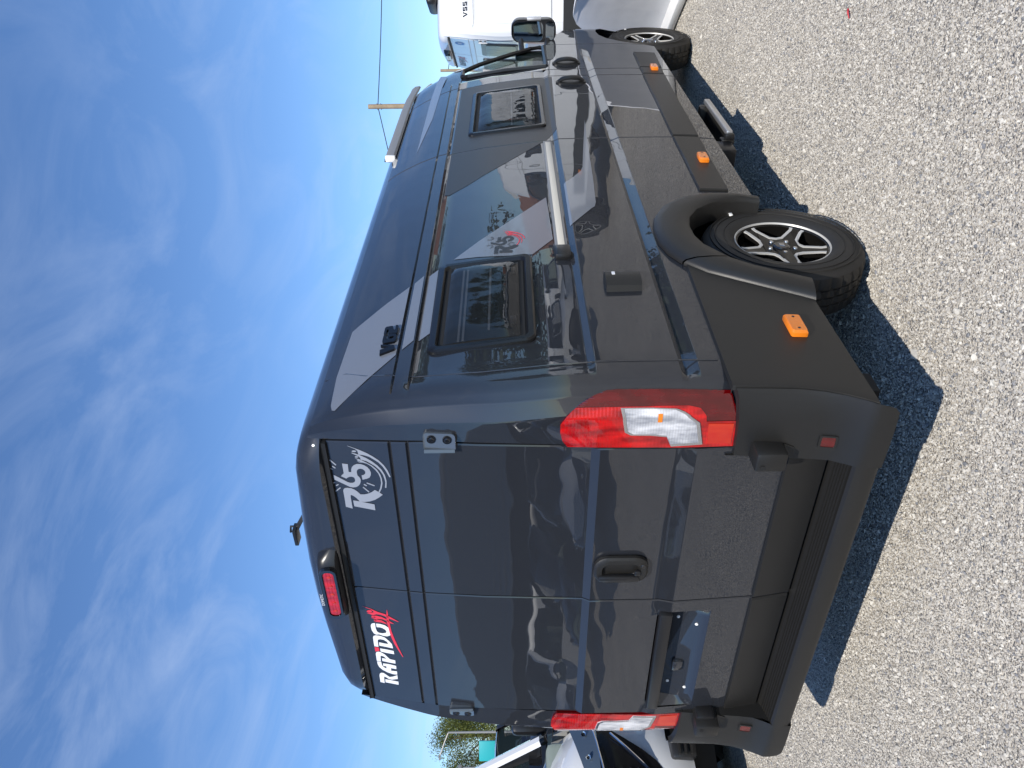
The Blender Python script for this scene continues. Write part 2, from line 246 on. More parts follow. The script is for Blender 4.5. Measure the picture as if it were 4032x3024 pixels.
DATA['rap']=[[[-0.582,2.19],[-0.573,2.183],[-0.573,2.172],[-0.586,2.159],[-0.596,2.15],[-0.599,2.146],[-0.593,2.131],[-0.579,2.11],[-0.608,2.111],[-0.618,2.138],[-0.616,2.152],[-0.606,2.161],[-0.6,2.17],[-0.604,2.173],[-0.65,2.175],[-0.645,2.194],[-0.596,2.193]],[[-0.619,2.169],[-0.628,2.11],[-0.652,2.111],[-0.643,2.17]],[[-0.49,2.192],[-0.492,2.174],[-0.513,2.173],[-0.529,2.166],[-0.537,2.155],[-0.521,2.154],[-0.52,2.168],[-0.501,2.167],[-0.502,2.141],[-0.51,2.109],[-0.534,2.11],[-0.531,2.134],[-0.55,2.135],[-0.55,2.109],[-0.575,2.11],[-0.575,2.129],[-0.566,2.152],[-0.55,2.174],[-0.531,2.187],[-0.511,2.192]],[[-0.435,2.192],[-0.424,2.188],[-0.419,2.18],[-0.42,2.169],[-0.434,2.152],[-0.453,2.14],[-0.465,2.132],[-0.467,2.123],[-0.47,2.109],[-0.494,2.11],[-0.49,2.139],[-0.484,2.168],[-0.463,2.167],[-0.465,2.148],[-0.452,2.156],[-0.446,2.167],[-0.449,2.172],[-0.485,2.175],[-0.489,2.174],[-0.486,2.193]],[[-0.394,2.168],[-0.397,2.139],[-0.403,2.109],[-0.426,2.109],[-0.422,2.142],[-0.416,2.168]],[[-0.322,2.191],[-0.311,2.188],[-0.305,2.178],[-0.305,2.159],[-0.314,2.139],[-0.335,2.123],[-0.356,2.112],[-0.385,2.11],[-0.379,2.142],[-0.375,2.169],[-0.351,2.168],[-0.356,2.144],[-0.357,2.128],[-0.342,2.133],[-0.331,2.146],[-0.329,2.161],[-0.334,2.171],[-0.344,2.173],[-0.384,2.174],[-0.383,2.192],[-0.351,2.192]],[[-0.243,2.192],[-0.23,2.188],[-0.224,2.181],[-0.222,2.171],[-0.256,2.172],[-0.276,2.169],[-0.285,2.161],[-0.286,2.145],[-0.281,2.131],[-0.273,2.127],[-0.26,2.131],[-0.251,2.142],[-0.247,2.152],[-0.248,2.167],[-0.224,2.167],[-0.224,2.15],[-0.23,2.13],[-0.244,2.116],[-0.267,2.107],[-0.281,2.108],[-0.296,2.114],[-0.304,2.127],[-0.304,2.143],[-0.296,2.162],[-0.3,2.174],[-0.293,2.184],[-0.272,2.191]]]
DATA['rapred']=[[[-0.388,2.192],[-0.388,2.174],[-0.413,2.172],[-0.42,2.192]],[[-0.117,2.215],[-0.118,2.208],[-0.13,2.177],[-0.145,2.152],[-0.155,2.122],[-0.167,2.106],[-0.179,2.09],[-0.197,2.067],[-0.199,2.07],[-0.187,2.095],[-0.181,2.112],[-0.169,2.124],[-0.162,2.141],[-0.161,2.158],[-0.17,2.173],[-0.158,2.2],[-0.156,2.186],[-0.151,2.17],[-0.147,2.168],[-0.133,2.179]],[[-0.173,2.182],[-0.171,2.159],[-0.176,2.138],[-0.189,2.117],[-0.2,2.105],[-0.214,2.089],[-0.215,2.093],[-0.21,2.11],[-0.198,2.12],[-0.191,2.135],[-0.191,2.155],[-0.195,2.162],[-0.188,2.185],[-0.186,2.17],[-0.182,2.162]],[[-0.199,2.175],[-0.196,2.158],[-0.199,2.14],[-0.213,2.122],[-0.223,2.12],[-0.218,2.129],[-0.212,2.146],[-0.213,2.175],[-0.208,2.164]],[[-0.122,2.11],[-0.137,2.109],[-0.187,2.108],[-0.221,2.107],[-0.266,2.105],[-0.311,2.098],[-0.356,2.089],[-0.406,2.078],[-0.438,2.07],[-0.44,2.073],[-0.4,2.086],[-0.348,2.102],[-0.296,2.112],[-0.247,2.116],[-0.206,2.119],[-0.161,2.116]],[[-0.145,2.175],[-0.15,2.177],[-0.154,2.184],[-0.155,2.191],[-0.152,2.196],[-0.148,2.198],[-0.143,2.195],[-0.139,2.189],[-0.138,2.182],[-0.14,2.176]],[[-0.178,2.166],[-0.181,2.167],[-0.184,2.172],[-0.185,2.177],[-0.184,2.181],[-0.18,2.182],[-0.177,2.18],[-0.174,2.176],[-0.174,2.171],[-0.175,2.167]],[[-0.202,2.161],[-0.205,2.162],[-0.207,2.166],[-0.207,2.17],[-0.206,2.173],[-0.204,2.174],[-0.201,2.173],[-0.199,2.169],[-0.199,2.165],[-0.2,2.162]]]
DATA['v62']=[[[0.296,2.075],[0.26,2.019],[0.254,2.016],[0.232,2.015],[0.227,2.071],[0.259,2.074],[0.26,2.042],[0.264,2.043],[0.286,2.074]],[[0.358,2.072],[0.35,2.061],[0.324,2.061],[0.317,2.051],[0.348,2.053],[0.354,2.05],[0.355,2.043],[0.342,2.022],[0.331,2.017],[0.296,2.016],[0.286,2.021],[0.299,2.062],[0.308,2.07],[0.319,2.072]],[[0.373,2.073],[0.362,2.062],[0.394,2.064],[0.396,2.057],[0.36,2.051],[0.345,2.017],[0.398,2.017],[0.404,2.02],[0.41,2.029],[0.376,2.027],[0.376,2.035],[0.4,2.038],[0.412,2.043],[0.42,2.067],[0.414,2.073]]]
DATA['v62hole']=[[0.333,2.045],[0.331,2.03],[0.322,2.027],[0.313,2.03],[0.319,2.044]]
DATA['st']=[[[-0.004,2.219],[0.027,2.228],[0.206,2.239],[0.519,2.228],[0.716,2.005],[0.2,2.006],[0.095,2.102],[-0.013,2.206]],[[0.734,1.985],[0.787,1.948],[0.273,1.946],[0.225,1.986]],[[0.79,1.929],[0.835,1.891],[0.318,1.889],[0.276,1.93]],[[0.908,1.828],[1.111,1.674],[1.461,1.401],[0.986,1.391],[0.856,1.486]],[[1.607,1.305],[1.674,1.26],[1.772,1.207],[1.829,1.193],[2.062,1.171],[2.628,1.116],[2.26,1.132],[1.623,1.154],[1.356,1.167],[1.309,1.176],[1.282,1.196],[1.099,1.307]]]
DATA['spear']=[[2.489,2.143],[3.634,2.14],[4.036,2.127],[4.179,2.105],[4.103,2.049],[3.833,2.07],[3.105,2.088]]
DATA['matte']=[[1.677,1.917],[2.359,1.915],[3.757,1.915],[3.616,1.269],[2.474,1.296],[2.284,1.371],[2.242,1.409],[1.757,1.797],[1.662,1.893]]
# ------------------------------------------------------------------ camper van body surfaces (van frame: x right, y forward, z up; y = 0 near the rear)
ZT=[.2,.36,.45,.69,1.0,1.4,1.72,1.9,2.0,2.1,2.2,2.26,2.30]; WT=[1.0,1.01,1.02,1.03,1.03,1.025,.99,.957,.932,.895,.848,.815,.785]
ZD=[.36,.48,.64,.955,1.005,1.283,1.312,1.7,1.95,2.01,2.24,2.30]; YD=[-.13,-.14,-.168,-.19,-.178,-.18,-.166,-.150,-.130,-.122,-.092,-.085]
def W(z): return interp(z,ZT,WT)
def YC(z): return interp(z,[.36,.64,1.0,1.3,1.7,1.95,2.24,2.30],[-.14,-.168,-.179,-.172,-.150,-.13,-.092,-.085])
def YDR(z): return interp(z,ZD,YD)
def XD(z): return .795-.023*min(1,max(0,(z-1.9)/.35))
def corner(z):
    w = W(z); L = max(0, YC(z)+.155) if z > 1.4 else 0
    k = min(1,(w-XD(z))/.208)
    return [(XD(z),YC(z)+.006),(w-.103*k,-.165+1.3*L),(w-.048*k,-.135+1.5*L),(w-.02*k,-.10+1.5*L),(w-.006*k,-.05+1.3*L),(w,.03+L),(w,.08)]
def corner_fine(z):
    c = [Vector(p) for p in corner(z)]; L = lambda a,b,f: c[a].lerp(c[b],f)
    def bead(i):
        a = (c[i]-c[i-1]); b = (c[i+1]-c[i]); la, lb = a.length, b.length
        n = Vector((a.y,-a.x)).normalized()+Vector((b.y,-b.x)).normalized(); n.normalize()
        if n.y > 0: n = -n
        k = min(1,la/.03,lb/.03)
        return [c[i]-a/la*.010*k, c[i]-a/la*.005*k+n*.0006*k, c[i]+n*.0012*k, c[i]+b/lb*.005*k+n*.0006*k, c[i]+b/lb*.010*k]
    return [c[0], L(0,1,.08), L(0,1,.5)]+bead(1)+bead(2)+[L(2,3,.7), c[3], L(3,4,.5), c[4]]
def corner_pt(s, z, off):
    c = corner(z); n = len(c)
    def at(t):
        t = min(n-1.001, max(0.,t)); i = int(t); f = t-i
        return Vector((c[i][0]+(c[i+1][0]-c[i][0])*f, c[i][1]+(c[i+1][1]-c[i][1])*f))
    p = at(s); d = at(s+.25)-at(s-.25); d.normalize()
    nrm = Vector((d.y,-d.x))
    if nrm.y > .3: nrm = -nrm
    return (p.x+nrm.x*off, p.y+nrm.y*off, z)
FB_Y=[4.0,5.12,5.3,5.5,5.7,5.85,5.95]; FB_X=[0,0,.03,.10,.22,.36,.52]
def front_in(y): return interp(y,FB_Y,FB_X)
def side_off(y, z):
    o = 0.
    if 1.296 < z < 1.942:                       # recessed upper panel with a ledge at the belt
        r = sstep(-.008,.012,y)*(1-sstep(3.70,3.72,y)*.0)
        if z < 1.322: k = (z-1.296)/.026
        elif z > 1.926: k = (1.942-z)/.016
        else: k = 1
        o -= .012*k*r
    if .948 < z < 1.014:                        # feature channel low on the flank
        r = sstep(-.09,-.055,y)*(1-sstep(4.2,4.5,y))
        k = (z-.948)/.046 if z < .994 else (1.014-z)/.020
        o -= .019*max(0,k)*r
    if abs(z-1.998) < .0055: o -= .008*(1-abs(z-1.998)/.0055)*sstep(-.03,-.02,y)
    if abs(z-1.936) < .005: o -= .007*(1-abs(z-1.936)/.005)*sstep(-.03,-.02,y)
    return o
def side_x(y, z, off=0.): return W(z) + side_off(y,z) - front_in(y) + off
def SP(y, z, off=0.): return (side_x(y,z,off), y, z)
RZ=[.945,.948,.951,.972,.991,.994,.997,1.011,1.014,1.017,1.06,1.14,1.22,1.292,1.2958,1.299,1.319,1.322,1.326,1.40,1.48,1.56,1.64,1.72,1.80,1.86,1.926,1.931,1.936,1.942,1.970,1.9925,1.998,2.0035,2.04,2.09,2.14,2.19,2.23,2.265,2.30]
ZB_Y=[-.2,.69,.70,.85,.95,1.07,1.2,1.3,1.355,1.375,1.39,4.565,4.575,4.62,4.70,4.80,4.92,5.05,5.18,5.3,5.4,5.48,5.52,5.95]
ZB_Z=[.84,.84,.80,.85,.865,.845,.79,.69,.56,.42,.392,.392,.42,.55,.67,.76,.81,.825,.81,.76,.67,.55,.45,.40]
ZTOP_Y=[4.55,4.75,4.95,5.2,5.45,5.7,5.95]; ZTOP_Z=[1.27,1.24,1.17,1.06,.97,.90,.84]
def SPL(y, z, off=0.):
    c = corner(z)[1:]; x = interp(y,[q[1] for q in c],[q[0] for q in c])
    return (min(x+side_off(y,z),side_x(y,z))+off, y, z)
def rows_z(y, ztop=2.30):
    zb = interp(y,ZB_Y,ZB_Z); low = [zb+(.945-zb)*k/6 for k in range(6)]
    return low, RZ
DR_Z=[.48,.56,.638,.70,.79,.87,.945,.957,1.005,1.05,1.12,1.2,1.283,1.312,1.4,1.5,1.6,1.7,1.8,1.9,1.9385,1.945,1.9515,2.0015,2.008,2.0145,2.08,2.16,2.238]
def door_y(z):
    o = 0.
    if abs(z-1.945) < .006: o = .008*(1-abs(z-1.945)/.006)
    if abs(z-2.008) < .006: o = .008*(1-abs(z-2.008)/.006)
    return YDR(z)+o
def DP(x, z, off=0.): return (x, door_y(z)-off, z)
def roof_z(x): return interp(abs(x),[0,.3,.5,.6,.66,.71,.75,.785],[2.425,2.412,2.398,2.388,2.375,2.357,2.332,2.30])

def body_side(mb, y0, y1, corner_part=False, ztop=None, zlow=None):
    """one skin of the right flank between stations y0 and y1"""
    ys = list(np.arange(math.ceil(y0/.06)*.06+.012, y1-.012, .06)) + [v for v in ZB_Y+[-.008,.012,.0] if y0+.008 < v < y1-.008]
    ys = sorted(set(round(float(v),4) for v in ys))
    ys = [y0,y0+.004]+ys+[y1-.004,y1]
    cols = []
    if corner_part:
        for k in range(17):
            zz = [.83,.86,.88,.90,.92,.935]+RZ
            col = []
            for z in zz:
                x,y = corner_fine(z)[k]
                col.append((x+(side_off(y,z) if k >= 14 else 0), y, z))
            cols.append(col)
        ys = [y for y in ys if y > -.012 and y > y0+.005]
    for y in ys:
        low,hi = rows_z(y); col = []
        for z in low+hi:
            if zlow is not None: z = max(z, zlow)
            if ztop is not None: z = min(z, ztop(y))
            dx = 0
            if not corner_part or y > y1-.006: 
                if y < y0+.002 or y > y1-.002: dx = -.006
            L = max(0, YDR(z)+.155)*(1-sstep(0,.25,y)) if corner_part and z > 1.4 else 0
            col.append((side_x(y,z)+dx, y+L*.8, z))
        cols.append(col)
    mb.grid(cols)
    return mb

def wheel(parent, x, y, side, det=True):
    """tyre outside face at x; side=+1 faces +x"""
    T = Matrix.Translation((x,y,.357)) @ (Matrix.Identity(4) if side > 0 else Matrix.Rotation(math.pi,4,'Z'))
    # rim barrel + spoke face
    mb = MB()
    mb.lathe([(.196,-.20),(.196,-.03),(.206,-.024),(.211,-.018),(.213,-.026)], 48)
    mb.lathe([(.0,-.11),(.19,-.11),(.196,-.11)], 32)
    win = []
    def openg(t0):
        pts = [(.194,-27),(.172,-27),(.098,-17),(.088,0),(.098,17),(.172,27),(.194,27),(.197,14),(.198,0),(.197,-14)]
        return [(r*math.cos(math.radians(t0+a)), r*math.sin(math.radians(t0+a))) for r,a in pts]
    outer = [(.2035*math.cos(2*math.pi*k/60), .2035*math.sin(2*math.pi*k/60)) for k in range(60)]
    def face(u,v,t): 
        r = math.hypot(u,v); return (t - (.016 if r < .12 else .016*max(0,(.2-r)/.08)), u, v)
    ops = [openg(72*k) for k in range(5)]
    mb.prism(outer, ops, face, -.052, -.028)
    w = mb; w.v = [tuple(T @ Vector(p)) for p in w.v]
    wo = w.build('wheel', M['rim_black'], parent, 30)
    def sub(m, name, mt, ang=30):
        m.v = [tuple(T @ Vector(p)) for p in m.v]; return m.build(name, mt, wo, ang)
    # machined spoke edges
    for k in range(5):
        m = MB(); q = []
        ctr = [(.192,-30),(.171,-30.5),(.094,-20),(.079,0),(.094,20),(.171,30.5),(.192,30)]
        inn = [(.192,-25.5),(.175,-26),(.105,-14),(.093,0),(.105,14),(.175,26),(.192,25.5)]
        t0 = 72*k
        P = lambda r,a: (r*math.cos(math.radians(t0+a)), r*math.sin(math.radians(t0+a)))
        m.prism([P(*c) for c in ctr]+[P(*c) for c in inn[::-1]], None, face, -.03, -.0245)
        sub(m, 'spoke_edge', M['machined'])
    m = MB(); m.lathe([(.2045,-.024),(.207,-.0165),(.2105,-.0165),(.212,-.020)], 60); sub(m, 'rim_lip', M['machined'])
    m = MB(); m.lathe([(.0,-.030),(.030,-.031),(.037,-.036),(.040,-.060)], 24); sub(m, 'hub_cap', M['gloss_black'])
    if det:
        m = MB()
        for s in range(3): m.prism([(-.014+s*.008,-.010),(-.009+s*.008,-.010),(-.002+s*.008,.012),(-.007+s*.008,.012)], None, lambda u,v,t:(t,u,v), -.0302, -.0288)
        sub(m, 'cap_emblem', M['chrome'])
    for k in range(5):
        a = math.radians(36+72*k); cx,cy = .058*math.cos(a), .058*math.sin(a)
        m = MB(); m.lathe([(.0,-.034),(.008,-.0345),(.0105,-.038),(.0115,-.046)], 10, Matrix.Translation((0,cx,cy))); sub(m, 'lug_nut', M['chrome'])
    # tyre: carcass with shoulder blocks
    n = 144; prof = [(.207,-.022),(.222,-.008),(.245,0),(.285,.001),(.315,-.004),(.336,-.014),(.349,-.026),(.3565,-.045),(.3575,-.075),(.349,-.0765),(.349,-.084),(.3575,-.0855),(.358,-.112),(.349,-.1135),(.349,-.121),(.358,-.1225),(.3575,-.150),(.349,-.1515),(.349,-.159),(.3575,-.1605),(.3565,-.190),(.349,-.208),(.330,-.222),(.28,-.232),(.207,-.21)]
    rows = []
    for i,(r,a) in enumerate(prof):
        row = []
        for k in range(n+1):
            rr = r; kk = k % n
            ph = (kk + (2 if a < -.11 else 0) + (1 if a < -.15 else 0)) % 4
            if r > .34 and ph == 0 and r > .3495: rr = r-.0085
            row.append(T @ Vector((a, rr*math.cos(2*math.pi*k/n), rr*math.sin(2*math.pi*k/n))))
        rows.append(row)
    MB().grid(rows).build('tyre', M['tyre'], wo, 25)
    if det and side > 0:
        m = MB(); m.box((-.004,.255,.165),(.004,.285,.182),.003); sub(m, 'tyre_tag', M['white_plastic'])
    m = MB()
    for r in (.262,.300,.322): m.lathe([(r-.0015,-.003),(r-.001,.0035),(r+.001,.0035),(r+.0015,-.003)], 72)
    sub(m, 'sidewall_rib', M['tyre'])
    return wo

def arch_flare(parent, mp):
    out = [(.392,.42),(.46,.55),(.53,.68),(.60,.79),(.69,.872),(.78,.918),(.88,.942),(1.0,.948),(1.12,.928),(1.25,.868),(1.345,.77),(1.395,.65),(1.395,.52),(1.37,.40)]
    inn = [(.535,.40),(.575,.50),(.62,.59),(.68,.665),(.75,.722),(.82,.760),(.90,.782),(1.0,.786),(1.09,.768),(1.18,.718),(1.255,.635),(1.295,.55),(1.305,.47),(1.295,.40)]
    for a,b in ((0,5),(4,14)):
        rows = []
        for k in range(a,b):
            if a == 4 and k == 4: o_,i_ = [(.695,.874),(.684,.671)]
            elif a == 0 and k == 4: o_,i_ = [(.686,.870),(.677,.663)]
            else: o_,i_ = out[k],inn[k]
            r = []
            for f,off in ((0,.002),(0.0,.014),(.06,.026),(.25,.038),(.55,.044),(.85,.044),(.97,.034),(1.0,.018),(1.02,-.06)):
                y = o_[0]+(i_[0]-o_[0])*f; z = o_[1]+(i_[1]-o_[1])*f
                r.append((W(z)+off, y, z))
            rows.append(r)
        mp(MB().grid(rows)).build('arch_flare', M['plastic'], parent, 40)

def clad_seam(z): return interp(z,[.43,.46,.55,.65,.87],[-.262,-.245,-.205,-.188,-.178])
def arch_edge(z): return interp(z,[.42,.55,.68,.79,.872],[.392,.46,.53,.60,.69])
BUMP_Z=[.362,.375,.42,.47,.55,.65,.75,.83]
def bumper_corner_pt(s, z):
    """plan curve of the rear bumper corner, s 0..1 from the flank seam round to the rear"""
    o = interp(z,[.36,.375,.42,.5,.83],[-.012,.004,.012,.012,.010]); w = W(z)+o
    yb = interp(z,[.36,.42,.47,.55,.83],[-.262,-.268,-.235,-.222,-.196])
    ys = clad_seam(z)
    xe = .765; 
    e = ys-.002; yb = min(yb, e-.006)
    pts = [(w-.0015,e),(w-.018,e+(yb-e)*.30),(w-.042,e+(yb-e)*.62),(w-.075,e+(yb-e)*.88),(w-.105,e+(yb-e)*.985),(w-.16,yb),(xe,yb+.003)]
    k = s*(len(pts)-1); i = min(int(k),len(pts)-2); f = k-i
    return (pts[i][0]+(pts[i+1][0]-pts[i][0])*f, pts[i][1]+(pts[i+1][1]-pts[i][1])*f, z)

def bumper_y(z): return interp(z,[.36,.42,.47,.55,.83],[-.262,-.268,-.235,-.222,-.196])
def camper(root, paint, dark=True):
    ident = lambda m: m
    mirr = lambda m: m.mirror()
    P = M[paint]
    CV = [z for z in RZ]
    # ---- shell skins (both flanks), roof, inner shell
    mb = MB(); body_side(mb, -.0, 2.286, True)
    ml = MB(); body_side(ml, -.0, 4.60, True); ml.mirror(); mb.add(ml.v, ml.f)
    pil = MB(); body_side(pil, 3.652, 3.822); mb.add(pil.v, pil.f)
    # sill strip of body colour under the door openings (right)
    mb.grid([[(W(.392)-.012,y,.385),(W(.40)-.03,y,.37),(.90,y,.365)] for y in (1.39,2.2,3.0,3.8,4.55)])
    # fenders and bonnet
    for sgn in (1,-1):
        fd = MB(); body_side(fd, 4.60, 5.94, ztop=lambda y: interp(y,ZTOP_Y,ZTOP_Z))
        if sgn < 0: fd.mirror()
        mb.add(fd.v, fd.f)
    hood = []
    for y in (4.62,4.8,5.0,5.2,5.45,5.7,5.94):
        zt = interp(y,ZTOP_Y,ZTOP_Z); xe = side_x(y,zt); hood.append([(xe*f, y-(0 if abs(f) > .9 else 0), zt+.075*(1-abs(f)**3)) for f in (-1,-.9,-.6,-.3,0,.3,.6,.9,1)])
    mb.grid(hood)
    nose = []
    for f in (-1,-.8,-.5,0,.5,.8,1):
        xe = side_x(5.94,.84)*f; nose.append([(xe,5.94+.08*(1-f*f),z) for z in (.40,.6,.84)])
    mb.grid(nose)
    mb.build('body', P, root, 42)
    roof = MB(); rows = []
    xs = [-.772,-.785,-.77,-.75,-.71,-.66,-.6,-.5,-.3,-.1,.1,.3,.5,.6,.66,.71,.75,.77,.785,.772]
    def ins(x): a = max(0,(abs(x)-.62)/.165); return .10*a*a
    prof = [(0.,-.098),(.10,-.112),(.35,-.108),(.62,-.092),(.82,-.066),(.93,-.035),(.985,.01),(1.,.08)]
    for f,y in prof:
        r = []
        for x in xs:
            pod = .012*sstep(.56,.60,abs(x))*(1-abs(f-.5)*1.2) if f < .95 else 0
            r.append((x, y+ins(x)*.75-pod, 2.256+f*(roof_z(x)-2.256)))
        rows.append(r)
    rows = [[(p[0],p[1]+(.02 if k in (0,len(xs)-1) else 0),2.235 if k in (0,len(xs)-1) else p[2]) for k,p in enumerate(r)] for r in rows]
    for y in (.2,.5,1.,1.6,2.2,2.8,3.4,3.8,4.05,4.2,4.32,4.42,4.5):
        dz = -interp(y,[3.4,3.8,4.05,4.2,4.32,4.42,4.5],[0,.006,.03,.065,.115,.175,.24])
        r = []
        for x in xs:
            z = roof_z(x); zz = z+dz*(.45+.55*(1-abs(x)/.785)**.4 if abs(x) < .78 else .35)
            r.append((x*(1-.03*sstep(3.8,4.5,y)), y, zz-(.05 if abs(x) == .772 else 0)))
        rows.append(r)
    for f in (.33,.66,1.0):
        rows.append([(x*(.97+.06*f), 4.5+.46*f+(-.12*(abs(x)/.785)**2*f), rows[-1-0 if False else len(rows)-1][i][2] if f == 0 else (roof_z(x)-.24)*(1-f)+1.30*f) for i,x in enumerate(xs)] if False else [(x*(1-.03), 4.5, roof_z(x)-.24-.002*f) for x in xs])
    roof.grid(rows[:-3])
    roof.build('roof', P, root, 30)
    # upper cab flank up to the A pillar (body colour frame above the door glass)
    MB().grid([[(W(z)-.004,y,z) for z in (1.93,2.0,2.06,2.12,2.18,2.24,2.30)] for y in (3.82,3.95,4.08)] +
              [[(W(z)-.004-.02*k,y,1.93+(z-1.93)*s) for z in (1.93,2.0,2.06,2.12,2.18,2.24,2.30)] for k,y,s in ((.3,4.18,.93),(.8,4.28,.80),(1.4,4.36,.62))]).build('cab_header', P, root, 30)
    inner = MB(); inner.box((-.93,-.06,.36),(.93,4.5,1.25)); inner.box((-.85,-.03,1.25),(.85,3.6,2.0)); inner.box((-.70,.02,2.0),(.70,3.6,2.27)); inner.box((-.80,4.5,.4),(.80,5.75,.82))
    inner.box((-.75,-.16,.40),(.75,-.05,2.2))
    # wheel wells are left open: only a narrow core between the wheels
    inner.v = [v for v in inner.v]
    core = MB(); core.box((-.62,-.10,.33),(.62,5.6,.95)); core.box((-.985,1.48,.40),(.985,4.5,1.26)); core.box((-.985,-.05,.83),(.985,1.48,1.26)); core.box((-.99,-.08,.42),(.99,.52,.84))
    core.box((-.93,-.02,1.24),(.93,3.78,1.88)); core.box((-.86,.0,1.88),(.86,3.78,2.02)); core.box((-.74,.03,2.02),(.74,3.78,2.26)); core.box((-.78,-.075,.45),(.78,.0,2.2))
    core.box((-.99,-.14,.37),(-.79,-.04,.47)); core.box((.79,-.14,.37),(.99,-.04,.47)); core.box((-.86,-.15,.365),(.86,-.05,.46)); core.box((-.80,4.5,.82),(.80,5.8,.95)); core.box((.60,1.40,.84),(.985,1.48,1.2))
    core.build('inner_shell', M['inner'], root, smooth=False)
    # ---- sliding door and cab door
    sd_ = body_side(MB(), 2.294, 3.644).build('sliding_door', P, root, 28)
    cabd = MB(); cols = []
    for y in (3.830,3.834,3.9,4.0,4.1,4.2,4.3,4.4,4.5,4.56,4.592,4.596):
        low,hi = rows_z(y); zt = 1.29
        e = -.006 if y in (3.830,4.596) else 0
        cols.append([(side_x(y,min(z,zt))+e,y,min(z,zt)) for z in low+RZ[:14]])
    cabd.grid(cols)
    cab = cabd.build('cab_door', P, root, 28)
    # rear post of the cab door window
    MB().grid([[SP(y,z,0) for z in (1.29,1.4,1.5,1.6,1.7,1.8,1.9,1.935)] for y in (3.832,3.88,3.935)]).build('window_post', M['gloss_black'], cab)
    # door glass, frame, A pillar
    def yA(z): return interp(z,[1.25,1.4,1.6,1.8,1.93],[4.60,4.52,4.38,4.25,4.13])
    g = []
    for z in (1.29,1.4,1.5,1.6,1.7,1.8,1.9):
        g.append([(W(z)-.012-.02*f, 3.935+(yA(z)-3.975)*f, z) for f in (0,.25,.5,.75,1)])
    MB().grid(g).build('side_glass', M['window_glass'], cab)
    fr = MB(); pts = [(3.935,1.295),(3.93,1.6),(3.925,1.88),(3.96,1.925),(4.10,1.925)]+[(yA(z)-.03,z) for z in (1.88,1.8,1.6,1.4,1.32)]+[(4.54,1.295),(3.935,1.295)]
    fr.tube([(W(z)-.004,y,z) for y,z in pts], .018, 6); fr.build('window_frame', M['black'], cab)
    ap = MB(); ap.grid([[(W(z)-.006-.04*f,yA(z)-.02+.12*f,z) for z in (1.25,1.4,1.6,1.8,1.93,1.98)] for f in (0,.35,.7,1)]); 
    ap.build('a_pillar', M['black'], root)
    wsr = []
    for f in (0,.25,.5,.75,1.0):
        z = 1.27+(2.12-1.27)*f; yy = 5.02-.60*f
        wsr.append([(x*(.93-.13*f), yy-.22*abs(x)**2.2, z) for x in (-1,-.75,-.4,0,.4,.75,1)])
    MB().grid(wsr).build('windscreen', M['window_glass'], root)
    MB().box((-.90,4.45,.95),(.90,4.95,1.22),.04).build('dashboard', M['cabin'], root)
    for sx in (-.5,.5):
        MB().box((sx-.24,3.72,1.0),(sx+.24,3.9,1.72),.06).box((sx-.12,3.74,1.7),(sx+.12,3.86,1.94),.05).build('cab_seat', M['cabin'], root)
    if dark: MB().box((.80,4.05,1.40),(.805,4.30,1.62)).build('leaflet', M['paper'], root)
    # ---- mirror
    mh = MB(); rows = []
    for t,(sx,sz,yy) in enumerate([(.55,.80,4.90),(.92,.96,4.88),(1,1,4.82),(1,1,4.78),(.98,.985,4.755)]):
        rows.append([(1.115+u*sx, yy, 1.364+v*sz) for u,v in rrect(-.105,.075,-.185,.185,.065,4)+[rrect(-.105,.075,-.185,.185,.065,4)[0]]])
    mh.grid(rows); mh.add([rows[0][k] for k in range(len(rows[0])-1)],[tuple(range(len(rows[0])-1))]); 
    mo = mh.build('mirror', M['black'], root, 35)
    MB().prism(rrect(1.022,1.178,1.285,1.530,.045), None, lambda u,v,t:(u,4.752-t,v), 0, .004).build('mirror_glass', M['mirror_glass'], mo)
    MB().prism(rrect(1.030,1.178,1.195,1.268,.030), None, lambda u,v,t:(u,4.752-t,v), 0, .004).build('wide_angle_glass', M['mirror_glass'], mo)
    MB().prism(rrect(1.016,1.184,1.189,1.536,.05), [rrect(1.024,1.176,1.287,1.528,.043),rrect(1.032,1.176,1.197,1.266,.028)], lambda u,v,t:(u,4.750-t,v), 0, .008).build('mirror_bezel', M['black'], mo)
    MB().box((1.172,4.76,1.30),(1.202,4.84,1.42),.008).build('mirror_indicator', M['clear_lens'], mo)
    MB().tube([(.985,4.62,1.27),(1.03,4.75,1.25),(1.06,4.80,1.26)], .022, 8).tube([(.955,4.55,1.46),(1.02,4.74,1.47),(1.06,4.80,1.46)], .022, 8).box((.935,4.44,1.24),(.985,4.60,1.52),.02).build('mirror_arm', M['black'], mo)
    # ---- door pull handles
    for par,yc in ((cab,3.99),(sd_,3.47)):
        h = MB(); rows = []
        for k in range(9):
            f = k/8; z = 1.235-.185*f; a = math.sin(math.pi*f)
            rows.append([(side_x(yc,z)+(.004+.030*a**.5)+.014*math.cos(t), yc+.03*math.sin(t)*(.55+.45*a), z) for t in [2*math.pi*q/10 for q in range(11)]])
        h.grid(rows); h.prism(rrect(yc-.044,yc+.044,1.038,1.248,.042), None, SP, -.002, .009); h.build('door_handle', M['handle_black'], par, 40)
    # ---- raised badges and side decals
    SH = lambda u,v,t: SP(u,v,t)
